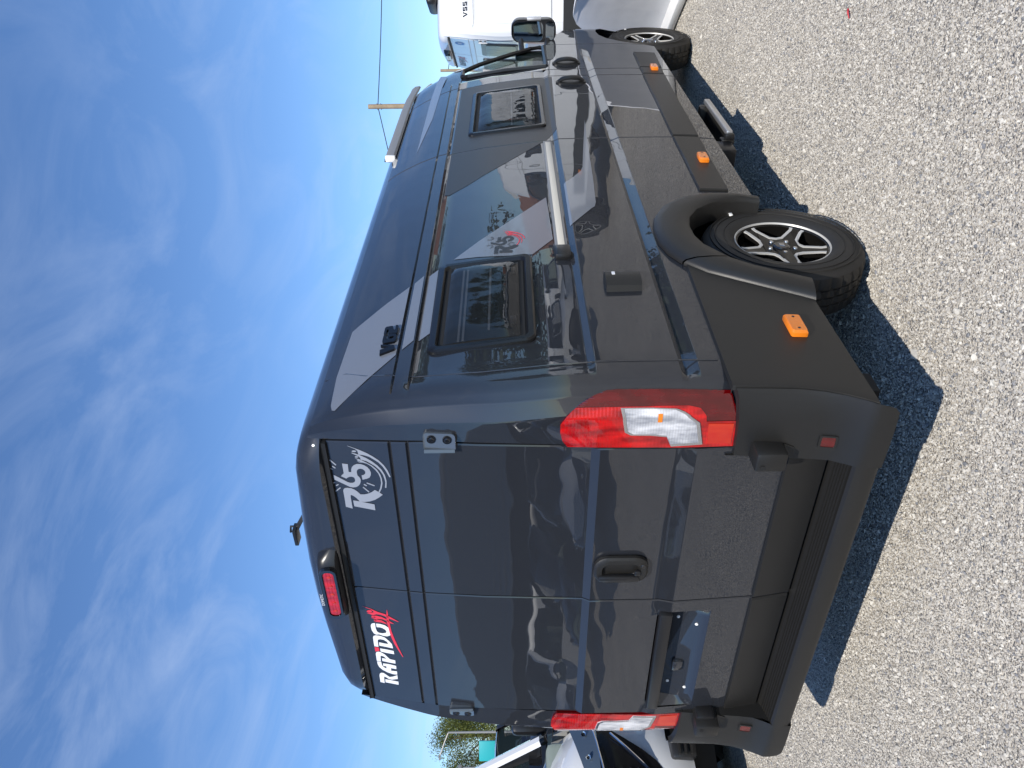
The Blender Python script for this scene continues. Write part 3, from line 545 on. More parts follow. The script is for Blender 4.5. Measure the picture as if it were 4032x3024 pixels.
    if dark:
        MB().decal(DATA['st'], SPL, .002, np.arange(-.02,2.7,.07), CV).build('silver_stripe', M['stripe'], root, 20, fixn=False)
        MB().decal([DATA['spear']], SP, .0016, np.arange(2.4,4.2,.1), CV).build('roof_stripe', M['stripe'], root, 20, fixn=False)
        q = DATA['matte']
        def clipy(poly, y0, y1):
            b = bmesh.new(); vs = [b.verts.new((a,c,0)) for a,c in poly]; b.faces.new(vs)
            for yy,s in ((y0,-1),(y1,1)): bmesh.ops.bisect_plane(b, geom=b.verts[:]+b.edges[:]+b.faces[:], plane_co=(yy,0,0), plane_no=(s,0,0), clear_outer=True)
            r = [[(v.co.x,v.co.y) for v in f.verts] for f in b.faces]; b.free(); return r
        MB().decal(clipy(q,1.5,2.284), SP, .0013, np.arange(1.6,2.3,.07), CV).build('matte_panel', M['matte_film'], root, 20, fixn=False)
        MB().decal(clipy(q,2.297,3.64), SP, .0013, np.arange(2.3,3.7,.1), CV).build('matte_panel', M['matte_film'], sd_, 20, fixn=False)
        MB().decal(DATA['s65_num'], SP, .0035, np.arange(.9,1.2,.05), CV).build('number_decal', M['logo_black'], root, 20, fixn=False)
        MB().decal(DATA['s65_arc'], SP, .0035, np.arange(.9,1.2,.05), CV).build('arc_decal', M['logo_red'], root, 20, fixn=False)
        for i,lp in enumerate(DATA['v62']):
            MB().prism(lp, [DATA['v62hole']] if i == 1 else None, SP, .001, .012).build('badge_letter', M['badge_black'], root, 30)
    # ---- windows in the flank (black frame, bulged acrylic pane, blind behind)
    for par,(o,i) in ((root,((.163,.852,1.489,1.889),(.203,.800,1.548,1.830))),(sd_,((2.535,3.430,1.352,1.828),(2.580,3.370,1.405,1.768)))):
        if not dark and par is root: continue
        fr = MB(); rings = []
        oy = (o[0]+o[1])/2; oz = (o[2]+o[3])/2
        for off,sh in ((.001,0),(.011,.002),(.017,.009),(.017,.028),(.010,.034),(.004,.038)):
            rings.append([SP(a,b,off) for a,b in rrect(o[0]+sh,o[1]-sh,o[2]+sh,o[3]-sh,.035-min(sh,.02)*.6,5)]); rings[-1].append(rings[-1][0])
        fr.grid(rings); wf = fr.build('side_window', M['frame_black'], par, 35)
        pn = MB(); rows = []
        for k in range(9):
            a = k/8; row = []
            for j in range(15):
                b = j/14; y = i[0]+(i[1]-i[0])*b; z = i[2]+(i[3]-i[2])*a
                e = min(1,min(b,1-b)*12)**.5*min(1,min(a,1-a)*9)**.5
                row.append(SP(y,z,.012+.018*e))
            rows.append(row)
        pn.grid(rows); pn.build('window_pane', M['pane'], wf, 50)
        MB().prism(rrect(i[0]-.02,i[1]+.02,i[2]-.02,i[3]+.02,.02), None, SP, .002, .005, False).build('window_backing', M['inner'], wf)
        bl = MB()
        for zz in (1.80,1.783): bl.box((side_x(1,zz)+.006,i[0]+.02,zz-.028 if par is root else zz-.09),(side_x(1,zz)+.010,i[1]-.02,zz-.020 if par is root else zz-.082))
        bl.box((side_x(1,1.62)-.006+.012,i[0]+.06,(i[2]+i[3])/2-.03),(side_x(1,1.62)+.014,i[1]-.06,(i[2]+i[3])/2-.022))
        bl.build('window_blind', M['blind'], wf, smooth=False)
        for yy in (i[0]+.10,i[1]-.10): MB().box((side_x(yy,i[2]+.03)+.012,yy-.03,i[2]+.012),(side_x(yy,i[2]+.03)+.022,yy+.03,i[2]+.035),.004).build('window_catch', M['black'], wf)
    # ---- slide rail, socket cover, mouldings, markers
    rl = MB().box((side_x(1.5,1.35)-.004,.88,1.330),(side_x(1.5,1.35)+.012,2.255,1.385),.005).build('slide_rail', M['rail_grey'] if dark else P, root)
    MB().box((side_x(1.5,1.35)+.0115,.90,1.343),(side_x(1.5,1.35)+.0145,2.235,1.373),.001).build('rail_insert', M['cream'], rl)
    MB().box((side_x(1.5,1.35)-.004,.785,1.322),(side_x(1.5,1.35)+.028,.885,1.390),.010).build('rail_stop', M['black'], rl)
    MB().box((side_x(2.2,1.35)-.004,2.236,1.325),(side_x(2.2,1.35)+.006,2.283,1.385),.003).build('rail_end', M['black'], rl)
    if dark:
        so_ = MB(); rows = []
        for k in range(7):
            t = math.pi*k/6; rows.append([(1.027+.038*math.sin(t)**.6, .545-.066*math.cos(t), z) for z in (1.068,1.072,1.14,1.20,1.207)])
        so_.grid(rows); rr = [r[0] for r in rows]; so_.add(rr,[tuple(range(7))]); rr = [r[-1] for r in rows]; so_.add(rr,[tuple(range(7))])
        sk = so_.build('socket_cover', M['plastic'], root, 40)
        MB().box((1.050,.555,1.168),(1.0665,.575,1.180)).build('socket_mark', M['logo_white'], sk)
    else:
        MB().lathe([(0,.03),(.05,.028),(.068,.015),(.072,-.01)], 24, Matrix.Translation((1.028,1.28,1.13))).build('filler_cap', M['black'], root)
    def pad(loop, name, par, off=.012, mt='plastic'):
        cy = sum(a for a,b in loop)/len(loop); cz = sum(b for a,b in loop)/len(loop)
        m = MB(); ch = []
        for o_,s in ((-.004,0),(off*.6,0),(off,.008)):
            q = []
            for a,b in loop:
                d = math.hypot(a-cy,b-cz); ya = a+(cy-a)/d*s; zb = b+(cz-b)/d*s*1.0; q.append(SP(ya,zb,o_))
            ch.append(q+[q[0]])
        m.grid(ch); m.add(ch[-1][:-1],[tuple(range(len(loop)))])
        return m.build(name, M[mt], par, 30)
    def strip(y0,y1,z0a,z1a,z0b,z1b,n=8):
        return [(y0+(y1-y0)*k/n, z0a+(z0b-z0a)*k/n) for k in range(n+1)]+[(y1+(y0-y1)*k/n, z1b+(z1a-z1b)*k/n) for k in range(n+1)]
    pad(strip(1.482,2.280,.502,.645,.488,.637), 'side_moulding', root)
    pad(strip(2.300,3.640,.487,.635,.462,.615), 'side_moulding', sd_)
    pad(strip(3.656,3.822,.462,.613,.452,.610,3), 'side_moulding', root)
    pad(strip(3.836,4.290,.45,.610,.432,.600,6), 'side_moulding', cab)
    for yy,zz in ((3.78,.517),(1.90,.545),(.18,.566)):
        k = .10 if yy < 1 else .085
        m = MB(); o_ = .013 if yy > 1 else .014
        rows = []
        for off,s in ((0,1),(.016,1),(.024,.86)):
            q = [SP(yy+a*s, zz+b*s, o_+off) for a,b in rrect(-k*.62,k*.62,-k*.30,k*.30,.008,2)]; rows.append(q+[q[0]])
        m.grid(rows); m.add(rows[-1][:-1],[tuple(range(len(rows[-1])-1))]); mk = m.build('side_marker', M['amber'], root, 30)
        for s in (-1,1): MB().lathe([(0,.0005),(.005,.0005),(.006,-.003)], 8, Matrix.Translation((W(zz)+o_+.0245,yy+s*k*.38,zz))).build('marker_screw', M['black'], mk)
    arch_flare(root, ident); arch_flare(root, mirr)
    sm = MB(); sm.tube([(side_x(y,z)+.0002,y,z) for y,z in ((.235,2.29),(.20,2.2),(.123,2.108),(.075,2.012),(.045,1.92),(.005,1.675),(.001,1.45),(.0,1.33),(.0,1.28),(0,1.147),(-.004,.88))], .0024, 6, False)
    sm.build('panel_seam', P, root)
    # rear lower cladding between arch and bumper
    for fn in (ident, mirr):
        rows = []
        for k in range(10):
            f = k/9; z = .425+(.858-.425)*f
            a,b = arch_edge(min(z,.87))+.02, clad_seam(z)
            zz = lambda t: z+.012*t*f
            rows.append([(W(z)+.002,a,zz(0))]+[(W(z)+.013,a+(b-a)*t,zz(t)) for t in (.01,.15,.3,.45,.6,.75,.87,.93,.97,.99)]+[(W(z)+.001,b,zz(1))])
        rows = [r[:-2]+[(r[-2][0]-.0015,r[-2][1],r[-2][2]),(r[-1][0]-.004,r[-1][1]+.003,r[-1][2])] for r in rows]; r0 = [(p[0]-.03,p[1],p[2]-.008) for p in rows[0]]; rt = [(p[0]-.016,p[1],p[2]+.004) for p in rows[-1]]
        fn(MB().grid([r0]+rows+[rt])).build('lower_cladding', M['plastic'], root, 35)
    # ---- bumper
    bp = MB(); xs_ = [-.84,-.6,-.4,-.2,0,.2,.4,.6,.84]
    prof = [(-.06,.475),(-.10,.475),(-.150,.4745),(-.160,.470)]+[(-.163-.0135*k+dy_, .469-.0033*k-dz_) for k in range(6) for dy_,dz_ in ((0,0),(-.0075,.0018),(-.0080,.016),(-.0130,.016))]+[(-.250,.448),(-.262,.440),(-.268,.42),(-.266,.375),(-.258,.362),(-.10,.355)]
    bp.grid([[(x,y,z) for y,z in prof] for x in xs_]); bpo = bp.build('bumper_step', M['plastic'], root, 30)
    for fn in (ident, mirr):
        m = MB(); zs = [.358,.362,.375,.41,.435,.452,.475,.52,.58,.65,.72,.78,.822,.85,.860]
        rows = [[bumper_corner_pt(s/16, min(z,.861-.030*(s/16)**.7)) for s in range(17)] for z in zs]
        rows.insert(0,[(p[0]-.05,p[1]+.05,.356) for p in rows[0]]); rows.append([(p[0]-.02,p[1]+.02,p[2]+.003) for p in rows[-1]])
        m.grid(rows)
        # inner return wall of the corner beside the door
        m.grid([[(.765,interp(z,[.36,.42,.47,.55,.83],[-.262,-.268,-.235,-.222,-.196])+t,z) for t in (0.004,.06,.18)] for z in zs])
        bc = fn(m).build('bumper_corner', M['plastic'], root, 35)
        q = fn(MB().prism(rrect(.826,.868,.517,.564,.006), None, lambda u,v,t:(u,bumper_y(v)-t,v), -.01, .004)).build('reflector', M['dark_red_lens'], root)
        fn(MB().prism(rrect(.820,.874,.511,.570,.008), [rrect(.827,.867,.518,.563,.006)], lambda u,v,t:(u,bumper_y(v)-t,v), -.01, .006)).build('reflector_surround', M['plastic'], q)
        b = MB(); b.box((.757,-.275,.676),(.835,-.17,.782),.012); b.prism([(.757,.676),(.832,.676),(.815,.640),(.775,.640)], None, lambda u,v,t:(u,-.21-t,v), -.03, .005)
        hb = fn(b).build('hinge_cover', M['plastic'], root, 35)
        fn(MB().lathe([(.0,.002),(.009,.002)], 10, Matrix.Translation((.780,-.2752,.757)) @ Matrix.Rotation(-math.pi/2,4,'Z'))).build('cover_hole', M['inner'], hb)
    # ---- lamps
    LO = [(0,.835),(0,.95),(0,1.10),(0,1.27),(0,1.395),(.2,1.412),(.5,1.4205),(.79,1.4206),(.96,1.4066),(1.3,1.382),(1.68,1.3533),(2.1,1.3083),(2.4,1.2685),(2.47,1.229),(2.43,1.106),(2.34,.994),(2.24,.862),(1.6,.850),(1.0,.836),(.6,.832)]
    MID = [(0,.835),(0,.95),(0,1.10),(0,1.27),(0,1.395),(.2,1.412),(.5,1.4205),(.79,1.4206),(.96,1.4066),(1.3,1.382),(1.45,1.37),(1.45,1.2),(1.45,1.0),(1.30,.96),(.95,.940),(.80,.937),(.80,.834)]
    CL = [(.11,.942),(.06,1.047),(.36,1.064),(.41,1.12),(.42,1.185),(.52,1.206),(.75,1.212),(1.2,1.221),(1.40,1.224),(1.38,1.12),(1.30,1.04),(1.15,1.012),(.95,.990),(.78,.960)]
    IN = [(.74,.9300),(.73,.845),(.10,.845),(.13,.925)]
    su = np.arange(.1,2.5,.1); sv = np.arange(.84,1.43,.035)
    def skirt(m, loop, t0, t1):
        k = len(loop); m.add([corner_pt(a,b,t1) for a,b in loop]+[corner_pt(a,b,t0) for a,b in loop],[(i,(i+1)%k,k+(i+1)%k,k+i) for i in range(k)])
    def dens(loop, n=4):
        r = []
        for a,b in zip(loop, loop[1:]+loop[:1]): r += [(a[0]+(b[0]-a[0])*t/n, a[1]+(b[1]-a[1])*t/n) for t in range(n)]
        return r
    for fn in (ident, mirr):
        m = MB(); lo = dens(LO); m.decal([lo], corner_pt, .010, su, sv); skirt(m, lo, -.01, .010)
        tl = fn(m).build('tail_lamp', M['dark_red_lens'], root, 30)
        m = MB(); mi = dens(MID); m.decal([mi], corner_pt, .0118, su, sv); fn(m).build('brake_lens', M['red_lens'], tl, 30)
        cl = dens(CL); m = MB(); m.decal([cl], corner_pt, .0155, su, sv); skirt(m, cl, .008, .0155); fn(m).build('clear_lens', M['clear_lens'], tl, 30)
        m = MB(); cx = sum(a for a,b in CL)/len(CL); cz = sum(b for a,b in CL)/len(CL)
        rim = [cl+[cl[0]], [(a+(cx-a)*.09,b+(cz-b)*.09) for a,b in cl+[cl[0]]]]
        m.grid([[corner_pt(a,b,.0168) for a,b in r] for r in rim]); fn(m).build('chrome_edge', M['chrome'], tl, 30)
        m = MB(); m.decal([IN], corner_pt, .0145, su, sv); skirt(m, dens(IN,2), .008, .0145); fn(m).build('fog_lens', M['orange_lens'], tl, 30)
        m = MB(); m.decal([[(.82,1.085),(1.10,1.085),(1.10,1.100),(.82,1.100)]], corner_pt, .0166, su, sv); fn(m).build('bulb', M['amber'], tl, 30)
        # hinge on the rear pillar
        h = MB(); h.prism(rrect(.772,.840,1.775,1.886,.014), None, lambda u,v,t:(u,YDR(v)-.006+.28*max(0,u-.80)-t,v), -.02, .014)
        h.tube([(.775,YDR(1.83)-.022,1.778),(.775,YDR(1.83)-.022,1.883)], .008, 10)
        hg = fn(h).build('door_hinge', M['hinge_paint'] if dark else P, root, 35)
        for zz in (1.803,1.857):
            fn(MB().lathe([(0,.004),(.007,.004),(.010,.001),(.0155,.001),(.0165,-.004)], 14, Matrix.Translation((.817,YDR(zz)-.016,zz)) @ Matrix.Rotation(-math.pi/2,4,'Z'))).build('hinge_bolt', M['gloss_black'], hg)
        h2 = MB(); h2.box((.745,-.235,.690),(.80,-.165,.775),.012); fn(h2).build('lower_hinge', M['black'], root)
    # ---- rear doors
    def rear_door(right):
        s = 1 if right else -1
        zs = DR_Z
        hole = (not right)
        m = MB(); colx = []
        base = [.0035,.0065]+[.065,.13,.2,.28,.36,.44,.52,.60,.68,.73]
        cols = []
        for x in base: cols.append((lambda z,x=x: x, .004 if x < .005 else 0))
        cols.append((lambda z: XD(z)-.010, 0)); cols.append((lambda z: XD(z)-.0065, .005))
        grid = [[(s*fx(z), door_y(z)+e, z) for z in zs] for fx,e in cols]
        skip = None
        if hole:
            i0 = base.index(.065); i1 = base.index(.73); j0 = zs.index(.79); j1 = zs.index(1.005)
            skip = lambda i,j: i0 <= i < i1 and j0 <= j < j1
        m.grid(grid, skip)
        # folded edges towards the gap
        for c in (grid[0], grid[-1]): m.grid([c,[(p[0],p[1]+.03,p[2]) for p in c]])
        d = m.build('rear_door', P, root, 22)
        # lower cladding of the door
        rows = []
        for z in (.482,.488,.53,.58,.625,.634,.638):
            e = .002 if z in (.482,.638) else .013
            rows.append([(s*x, YDR(z)-e+(.009 if x in (.006,XD(z)-.012) else 0), z) for x in (.006,.012,.2,.4,.6,.76,XD(z)-.018,XD(z)-.012)])
        MB().grid(rows).build('door_cladding', M['plastic'], d, 30)
        return d
    dr = rear_door(True); dl = rear_door(False)
    # black opening seal behind the doors
    MB().box((-.765,-.07,2.236),(.765,-.101,2.2535),.003).build('header_seal', M['rubber_seal'], root)
    # handle on the right door
    hp = MB(); hl = rrect(.128,.268,1.070,1.278,.055,6); rows = []
    for off,sh in ((.0,0),(.012,.001),(.019,.010),(.019,.030),(.004,.040)):
        q = [DP(.198+(a-.198)*(1-sh/.07), 1.174+(b-1.174)*(1-sh/.104), off) for a,b in hl]; q = [(a,-.186-(YDR(c)-bb)*0-o_,c) for (a,bb,c),o_ in zip(q,[off]*len(q))]; rows.append(q+[q[0]])
    hp.grid(rows); hp.add(rows[-1][:-1],[tuple(range(len(hl)))]); ho = hp.build('handle_plate', M['plastic'], dr, 35)
    MB().box((.150,-.216,1.105),(.178,-.196,1.262),.008).box((.178,-.214,1.10),(.205,-.200,1.125),.006).build('handle_grip', M['black'], dr, 35)
    MB().lathe([(0,.002),(.008,.002),(.010,0)], 12, Matrix.Translation((.225,-.2055,1.092)) @ Matrix.Rotation(-math.pi/2,4,'Z')).build('key_lock', M['gloss_black'], dr)
    # number plate recess on the left door
    rc = MB(); x0,x1,z0,z1 = -.73,-.065,.79,1.005
    def ring(t, ins, dy):
        return [(a, dy if dy is not None else 0, b) for a,b in rrect(x0+ins,x1-ins,z0+ins*.7,z1,.001+.035*t,4)]
    edge = []
    for a,b in rrect(x0,x1,z0,z1,.001,4): edge.append((a,door_y(b),b))
    lp0 = edge; lp1 = [(a,door_y(b)+.004,b) for a,b in rrect(x0+.004,x1-.004,z0+.003,z1,.05,4)]; lp2 = [(a,-.158+(b-.82)*.22,b) for a,b in rrect(x0+.03,x1-.02,z0+.03,z1,.05,4)]
    rc.grid([l_+[l_[0]] for l_ in (lp0,lp1,lp2)]); rc.add(lp2,[tuple(range(len(lp2)))]); rec = rc.build('plate_recess', P, dl, 30)
    MB().box((-.722,-.205,.948),(-.070,-.150,.998),.006).build('plate_trim', M['black'], dl, 30)
    for x,z in ((-.155,.905),(-.185,.83),(-.60,.905),(-.625,.83)): MB().lathe([(0,.004),(.006,.004),(.0075,0)], 10, Matrix.Translation((x,-.1585+(z-.82)*.22,z)) @ Matrix.Rotation(-math.pi/2,4,'Z')).build('plate_screw', M['screw'], rec)
    MB().box((-.495,-.166,.858),(-.432,-.138,.903),.008).build('plate_boss', P, rec, 30)
    # light with camera above the doors
    br = MB(); rows = []
    for k in range(13):
        f = k/12; x = -.155+.395*f; e = (1-abs(2*f-1)**4)**.5 if 0 < f < 1 else 0
        rows.append([(x,-.10-d*max(.12,e),2.272+(zz-.0)*1.0*(.35+.65*e)) for d,zz in ((0,-.008),(.035,-.006),(.055,.004),(.062,.05),(.050,.075),(.02,.088),(-.02,.092))])
    br.grid(rows); bo = br.build('brake_light', M['gloss_black'] if not dark else M['black'], root, 40)
    MB().prism(rrect(-.085,.168,2.283,2.325,.018,5), None, lambda u,v,t:(u,-.160-t,v), -.02, .006).build('light_lens', M['red_lens'], bo, 40)
    MB().prism(rrect(-.105,.185,2.272,2.336,.026,5), [rrect(-.088,.171,2.281,2.327,.019,5)], lambda u,v,t:(u,-.160-t,v), -.02, .010).build('light_surround', M['gloss_black'], bo, 40)
    for k in range(5): MB().lathe([(0,.002),(.007,.001),(.009,0)], 8, Matrix.Translation((-.06+.05*k,-.1665,2.302)) @ Matrix.Rotation(-math.pi/2,4,'Z')).build('led_spot', M['orange_lens'], bo)
    if dark:
        cu = bpy.data.curves.new('t','FONT'); cu.body = 'DOMETIC'; cu.size = .016; tmp = bpy.data.objects.new('t',cu); C.objects.link(tmp)
        bpy.context.view_layer.update(); me = tmp.to_mesh(); vs = [(-.03+v.co.x,-.1625,2.342+v.co.y) for v in me.vertices]; fs = [tuple(p.vertices) for p in me.polygons]; tmp.to_mesh_clear()
        bpy.data.objects.remove(tmp); MB().add([(a,b-.001*0-.0,c) for a,b,c in vs],fs).build('maker_lettering', M['logo_white'], bo, smooth=False, fixn=False)
        DV = [z for z in DR_Z]
        MB().decal(DATA['r65_num']+DATA['r65_arc'], DP, .0016, (), DV).build('number_decal', M['logo_silver'], dr, 20, fixn=False)
        MB().decal(DATA['rap'], DP, .0016, (), DV).build('name_decal', M['logo_white'], dl, 20, fixn=False)
        MB().decal(DATA['rapred'], DP, .0018, (), DV).build('name_flourish', M['logo_red'], dl, 20, fixn=False)
        # rail on the roof edge, white end cap, folded aerial bracket
        rr = MB(); sec = [(.792,2.300),(.800,2.312),(.795,2.345),(.775,2.372),(.755,2.376),(.750,2.34)]
        rr.grid([[(a-.01*sstep(3.9,4.35,y),y,c-.02*sstep(3.8,4.35,y)) for a,c in sec] for y in (2.70,3.2,3.7,4.0,4.2,4.32)]); ro = rr.build('awning_rail', M['grey_rail'], root, 30)
        MB().box((.760,2.672,2.300),(.803,2.700,2.366),.010).build('rail_cap', M['white_plastic'], ro)
        MB().tube([(-.24,.60,2.42),(-.28,.60,2.625),(-.37,.60,2.675)], .013, 6).box((-.46,.56,2.672),(-.355,.62,2.692),.004).tube([(-.36,.60,2.668),(-.36,.60,2.705),(-.40,.60,2.712)], .006, 6).build('aerial_bracket', M['black'], root)
        # entry step
        st = MB(); st.box((.80,2.40,.262),(1.02,3.02,.282),.004); st.box((.80,2.36,.255),(.985,2.42,.335),.01); st.box((.80,3.0,.255),(.985,3.06,.33),.01)
        sto = st.build('entry_step', M['plastic'], root, 30)
        MB().box((1.00,2.38,.268),(1.030,3.03,.305),.006).build('step_edge', M['alu'], sto)
        MB().box((.985,2.345,.262),(1.02,2.382,.318),.008).build('step_end_cap', M['black'], sto)
        MB().box((.70,2.20,.28),(.98,2.36,.40),.01).build('step_motor', M['black'], sto)
    for y in (1.019,5.054):
        wheel(root, .988, y, 1, dark); wheel(root, -.988, y, -1, False)
    return dict(rear_left=dl, rear_right=dr, slide=sd_, cab=cab)
# ------------------------------------------------------------------ main subject
van = empty('camper_van', (0,0,0), 0, label='dark grey camper van with silver stripe and black cladding, filling the picture', cat='camper van')
camper(van, 'dark_paint', True)
# ------------------------------------------------------------------ ground
def gravel_material(name, fine):
    m = bpy.data.materials.new(name); m.use_nodes = True; nt = m.node_tree; n = nt.nodes; l = nt.links; b = n['Principled BSDF']
    b.inputs['Roughness'].default_value = .85; b.inputs['Specular IOR Level'].default_value = .25
    tc = n.new('ShaderNodeTexCoord'); v = n.new('ShaderNodeTexVoronoi'); v.inputs['Scale'].default_value = 105; v.inputs['Randomness'].default_value = 1
    l.new(tc.outputs['Object'], v.inputs['Vector'])
    rgb = n.new('ShaderNodeSeparateColor'); l.new(v.outputs['Color'], rgb.inputs[0])
    rp = n.new('ShaderNodeValToRGB'); e = rp.color_ramp.elements; e[0].position = 0; e[0].color = (.18,.172,.165,1); e[1].position = 1; e[1].color = (.55,.51,.44,1)
    for p,c in ((.12,(.24,.225,.205)),(.3,(.36,.325,.28)),(.6,(.44,.40,.34)),(.85,(.52,.475,.40))):
        q = e.new(p); q.color = (*c,1)
    l.new(rgb.outputs[0], rp.inputs[0])
    nz = n.new('ShaderNodeTexNoise'); nz.inputs['Scale'].default_value = .9; nz.inputs['Detail'].default_value = 5; l.new(tc.outputs['Object'], nz.inputs['Vector'])
    mr = n.new('ShaderNodeMapRange'); mr.inputs[1].default_value = .3; mr.inputs[2].default_value = .7; mr.inputs[3].default_value = .86; mr.inputs[4].default_value = 1.1; l.new(nz.outputs[0], mr.inputs[0])
    mx = n.new('ShaderNodeMixRGB'); mx.blend_type = 'MULTIPLY'; mx.inputs[0].default_value = 1; l.new(rp.outputs[0], mx.inputs[1]); l.new(mr.outputs[0], mx.inputs[2]); l.new(mx.outputs[0], b.inputs['Base Color'])
    v2 = n.new('ShaderNodeTexVoronoi'); v2.inputs['Scale'].default_value = 105; l.new(tc.outputs['Object'], v2.inputs['Vector'])
    bp = n.new('ShaderNodeBump'); bp.invert = True; bp.inputs['Strength'].default_value = .9; bp.inputs['Distance'].default_value = .009; l.new(v2.outputs['Distance'], bp.inputs['Height'])
    l.new(bp.outputs[0], b.inputs['Normal'])
    return m
def stone_material():
    m = bpy.data.materials.new('gravel_stone'); m.use_nodes = True; nt = m.node_tree; n = nt.nodes; l = nt.links; b = n['Principled BSDF']
    b.inputs['Roughness'].default_value = .8; b.inputs['Specular IOR Level'].default_value = .3
    oi = n.new('ShaderNodeObjectInfo'); rp = n.new('ShaderNodeValToRGB'); rp.color_ramp.interpolation = 'LINEAR'
    e = rp.color_ramp.elements; e[0].position = 0; e[0].color = (.15,.155,.165,1); e[1].position = 1; e[1].color = (.60,.57,.51,1)
    for p,c in ((.06,(.20,.20,.21)),(.11,(.35,.33,.30)),(.4,(.43,.40,.35)),(.6,(.46,.43,.385)),(.8,(.52,.49,.435))):
        q = e.new(p); q.color = (*c,1)
    l.new(oi.outputs['Random'], rp.inputs[0])
    tc = n.new('ShaderNodeTexCoord'); nz = n.new('ShaderNodeTexNoise'); nz.inputs['Scale'].default_value = 2.5; l.new(tc.outputs['Object'], nz.inputs['Vector'])
    mr = n.new('ShaderNodeMapRange'); mr.inputs[3].default_value = .82; mr.inputs[4].default_value = 1.18; l.new(nz.outputs[0], mr.inputs[0])
    mx = n.new('ShaderNodeMixRGB'); mx.blend_type = 'MULTIPLY'; mx.inputs[0].default_value = 1; l.new(rp.outputs[0], mx.inputs[1]); l.new(mr.outputs[0], mx.inputs[2]); l.new(mx.outputs[0], b.inputs['Base Color'])
    return m
gm = gravel_material('gravel', True); sm = stone_material()
gr = MB(); gh = lambda y: .05*sstep(6.2,7.8,y)
gr.grid([[(x,y,gh(y)) for x in (-400,-30,30,400)] for y in (-400,-20,0,6.2,6.5,6.8,7.1,7.4,7.8,12,60,400)])
tag(gr.build('ground', gm, smooth=False), kind='structure')
def scatter():
    # loose chippings over the patch of yard in view
    pts = []; rs = np.random.RandomState(3)
    f = np.array(_f); r = np.array(_r)
    def dens(d): return 5200 if d < 3.6 else (3600 if d < 5 else 2200)
    N = 780000
    dep = rs.uniform(2.2,8.2,N); lat = rs.uniform(-2.6,4.4,N)
    ok = (np.abs(lat) < dep*.53+.25) & (rs.uniform(0,1,N) < np.where(dep < 4.2,1,np.where(dep < 5.5,.75,.5)))
    dep = dep[ok]; lat = lat[ok]
    xy = np.array(CAM)[None,:2]+dep[:,None]*f[None,:2]/np.linalg.norm(f[:2])+lat[:,None]*np.array([math.cos(YAW),math.sin(YAW)])[None]
    co = np.zeros((len(xy),3)); co[:,:2] = xy; t_ = np.clip((xy[:,1]-6.2)/1.6,0,1); co[:,2] = rs.uniform(-.002,.003,len(xy))+.05*t_*t_*(3-2*t_)
    me = bpy.data.meshes.new('gravel_chippings'); me.vertices.add(len(co)); me.vertices.foreach_set('co', co.ravel())
    sz = np.exp(rs.normal(0,.36,len(co)))*.0037; big = rs.uniform(0,1,len(co)) < .004; sz[big] *= 2.1
    a = me.attributes.new('size','FLOAT','POINT'); a.data.foreach_set('value', sz.astype(np.float32))
    rot = rs.uniform(0,6.28,(len(co),3)).astype(np.float32); rot[:,0] = rs.normal(0,.5,len(co)); rot[:,1] = rs.normal(0,.5,len(co))
    a = me.attributes.new('turn','FLOAT_VECTOR','POINT'); a.data.foreach_set('vector', rot.ravel())
    o = bpy.data.objects.new('gravel_chippings', me); C.objects.link(o); tag(o, 'loose pale limestone chippings spread over the yard', 'gravel', kind='stuff')
    ng = bpy.data.node_groups.new('chippings','GeometryNodeTree')
    ng.interface.new_socket('Geometry', in_out='INPUT', socket_type='NodeSocketGeometry'); ng.interface.new_socket('Geometry', in_out='OUTPUT', socket_type='NodeSocketGeometry')
    n = ng.nodes; l = ng.links; gi = n.new('NodeGroupInput'); go = n.new('NodeGroupOutput')
    ico = n.new('GeometryNodeMeshIcoSphere'); ico.inputs['Radius'].default_value = 1; ico.inputs['Subdivisions'].default_value = 1
    sp = n.new('GeometryNodeSetPosition'); nz = n.new('ShaderNodeTexNoise'); nz.inputs['Scale'].default_value = .9; nz.inputs['Detail'].default_value = 1
    sb = n.new('ShaderNodeVectorMath'); sb.operation = 'SUBTRACT'; sb.inputs[1].default_value = (.5,.5,.5); l.new(nz.outputs['Color'], sb.inputs[0])
    sc = n.new('ShaderNodeVectorMath'); sc.operation = 'SCALE'; sc.inputs[3].default_value = 1.5; l.new(sb.outputs[0], sc.inputs[0])
    l.new(ico.outputs[0], sp.inputs['Geometry']); l.new(sc.outputs[0], sp.inputs['Offset'])
    tr = n.new('GeometryNodeTransform'); tr.inputs['Scale'].default_value = (1.15,.9,.62); l.new(sp.outputs[0], tr.inputs[0])
    smn = n.new('GeometryNodeSetMaterial'); smn.inputs['Material'].default_value = sm; l.new(tr.outputs[0], smn.inputs[0])
    ip = n.new('GeometryNodeInstanceOnPoints'); l.new(gi.outputs[0], ip.inputs['Points']); l.new(smn.outputs[0], ip.inputs['Instance'])
    na = n.new('GeometryNodeInputNamedAttribute'); na.data_type = 'FLOAT'; na.inputs[0].default_value = 'size'; l.new(na.outputs[0], ip.inputs['Scale'])
    nb = n.new('GeometryNodeInputNamedAttribute'); nb.data_type = 'FLOAT_VECTOR'; nb.inputs[0].default_value = 'turn'
    er = n.new('FunctionNodeEulerToRotation'); l.new(nb.outputs[0], er.inputs[0]); l.new(er.outputs[0], ip.inputs['Rotation'])
    l.new(ip.outputs[0], go.inputs[0])
    md = o.modifiers.new('scatter','NODES'); md.node_group = ng
scatter()
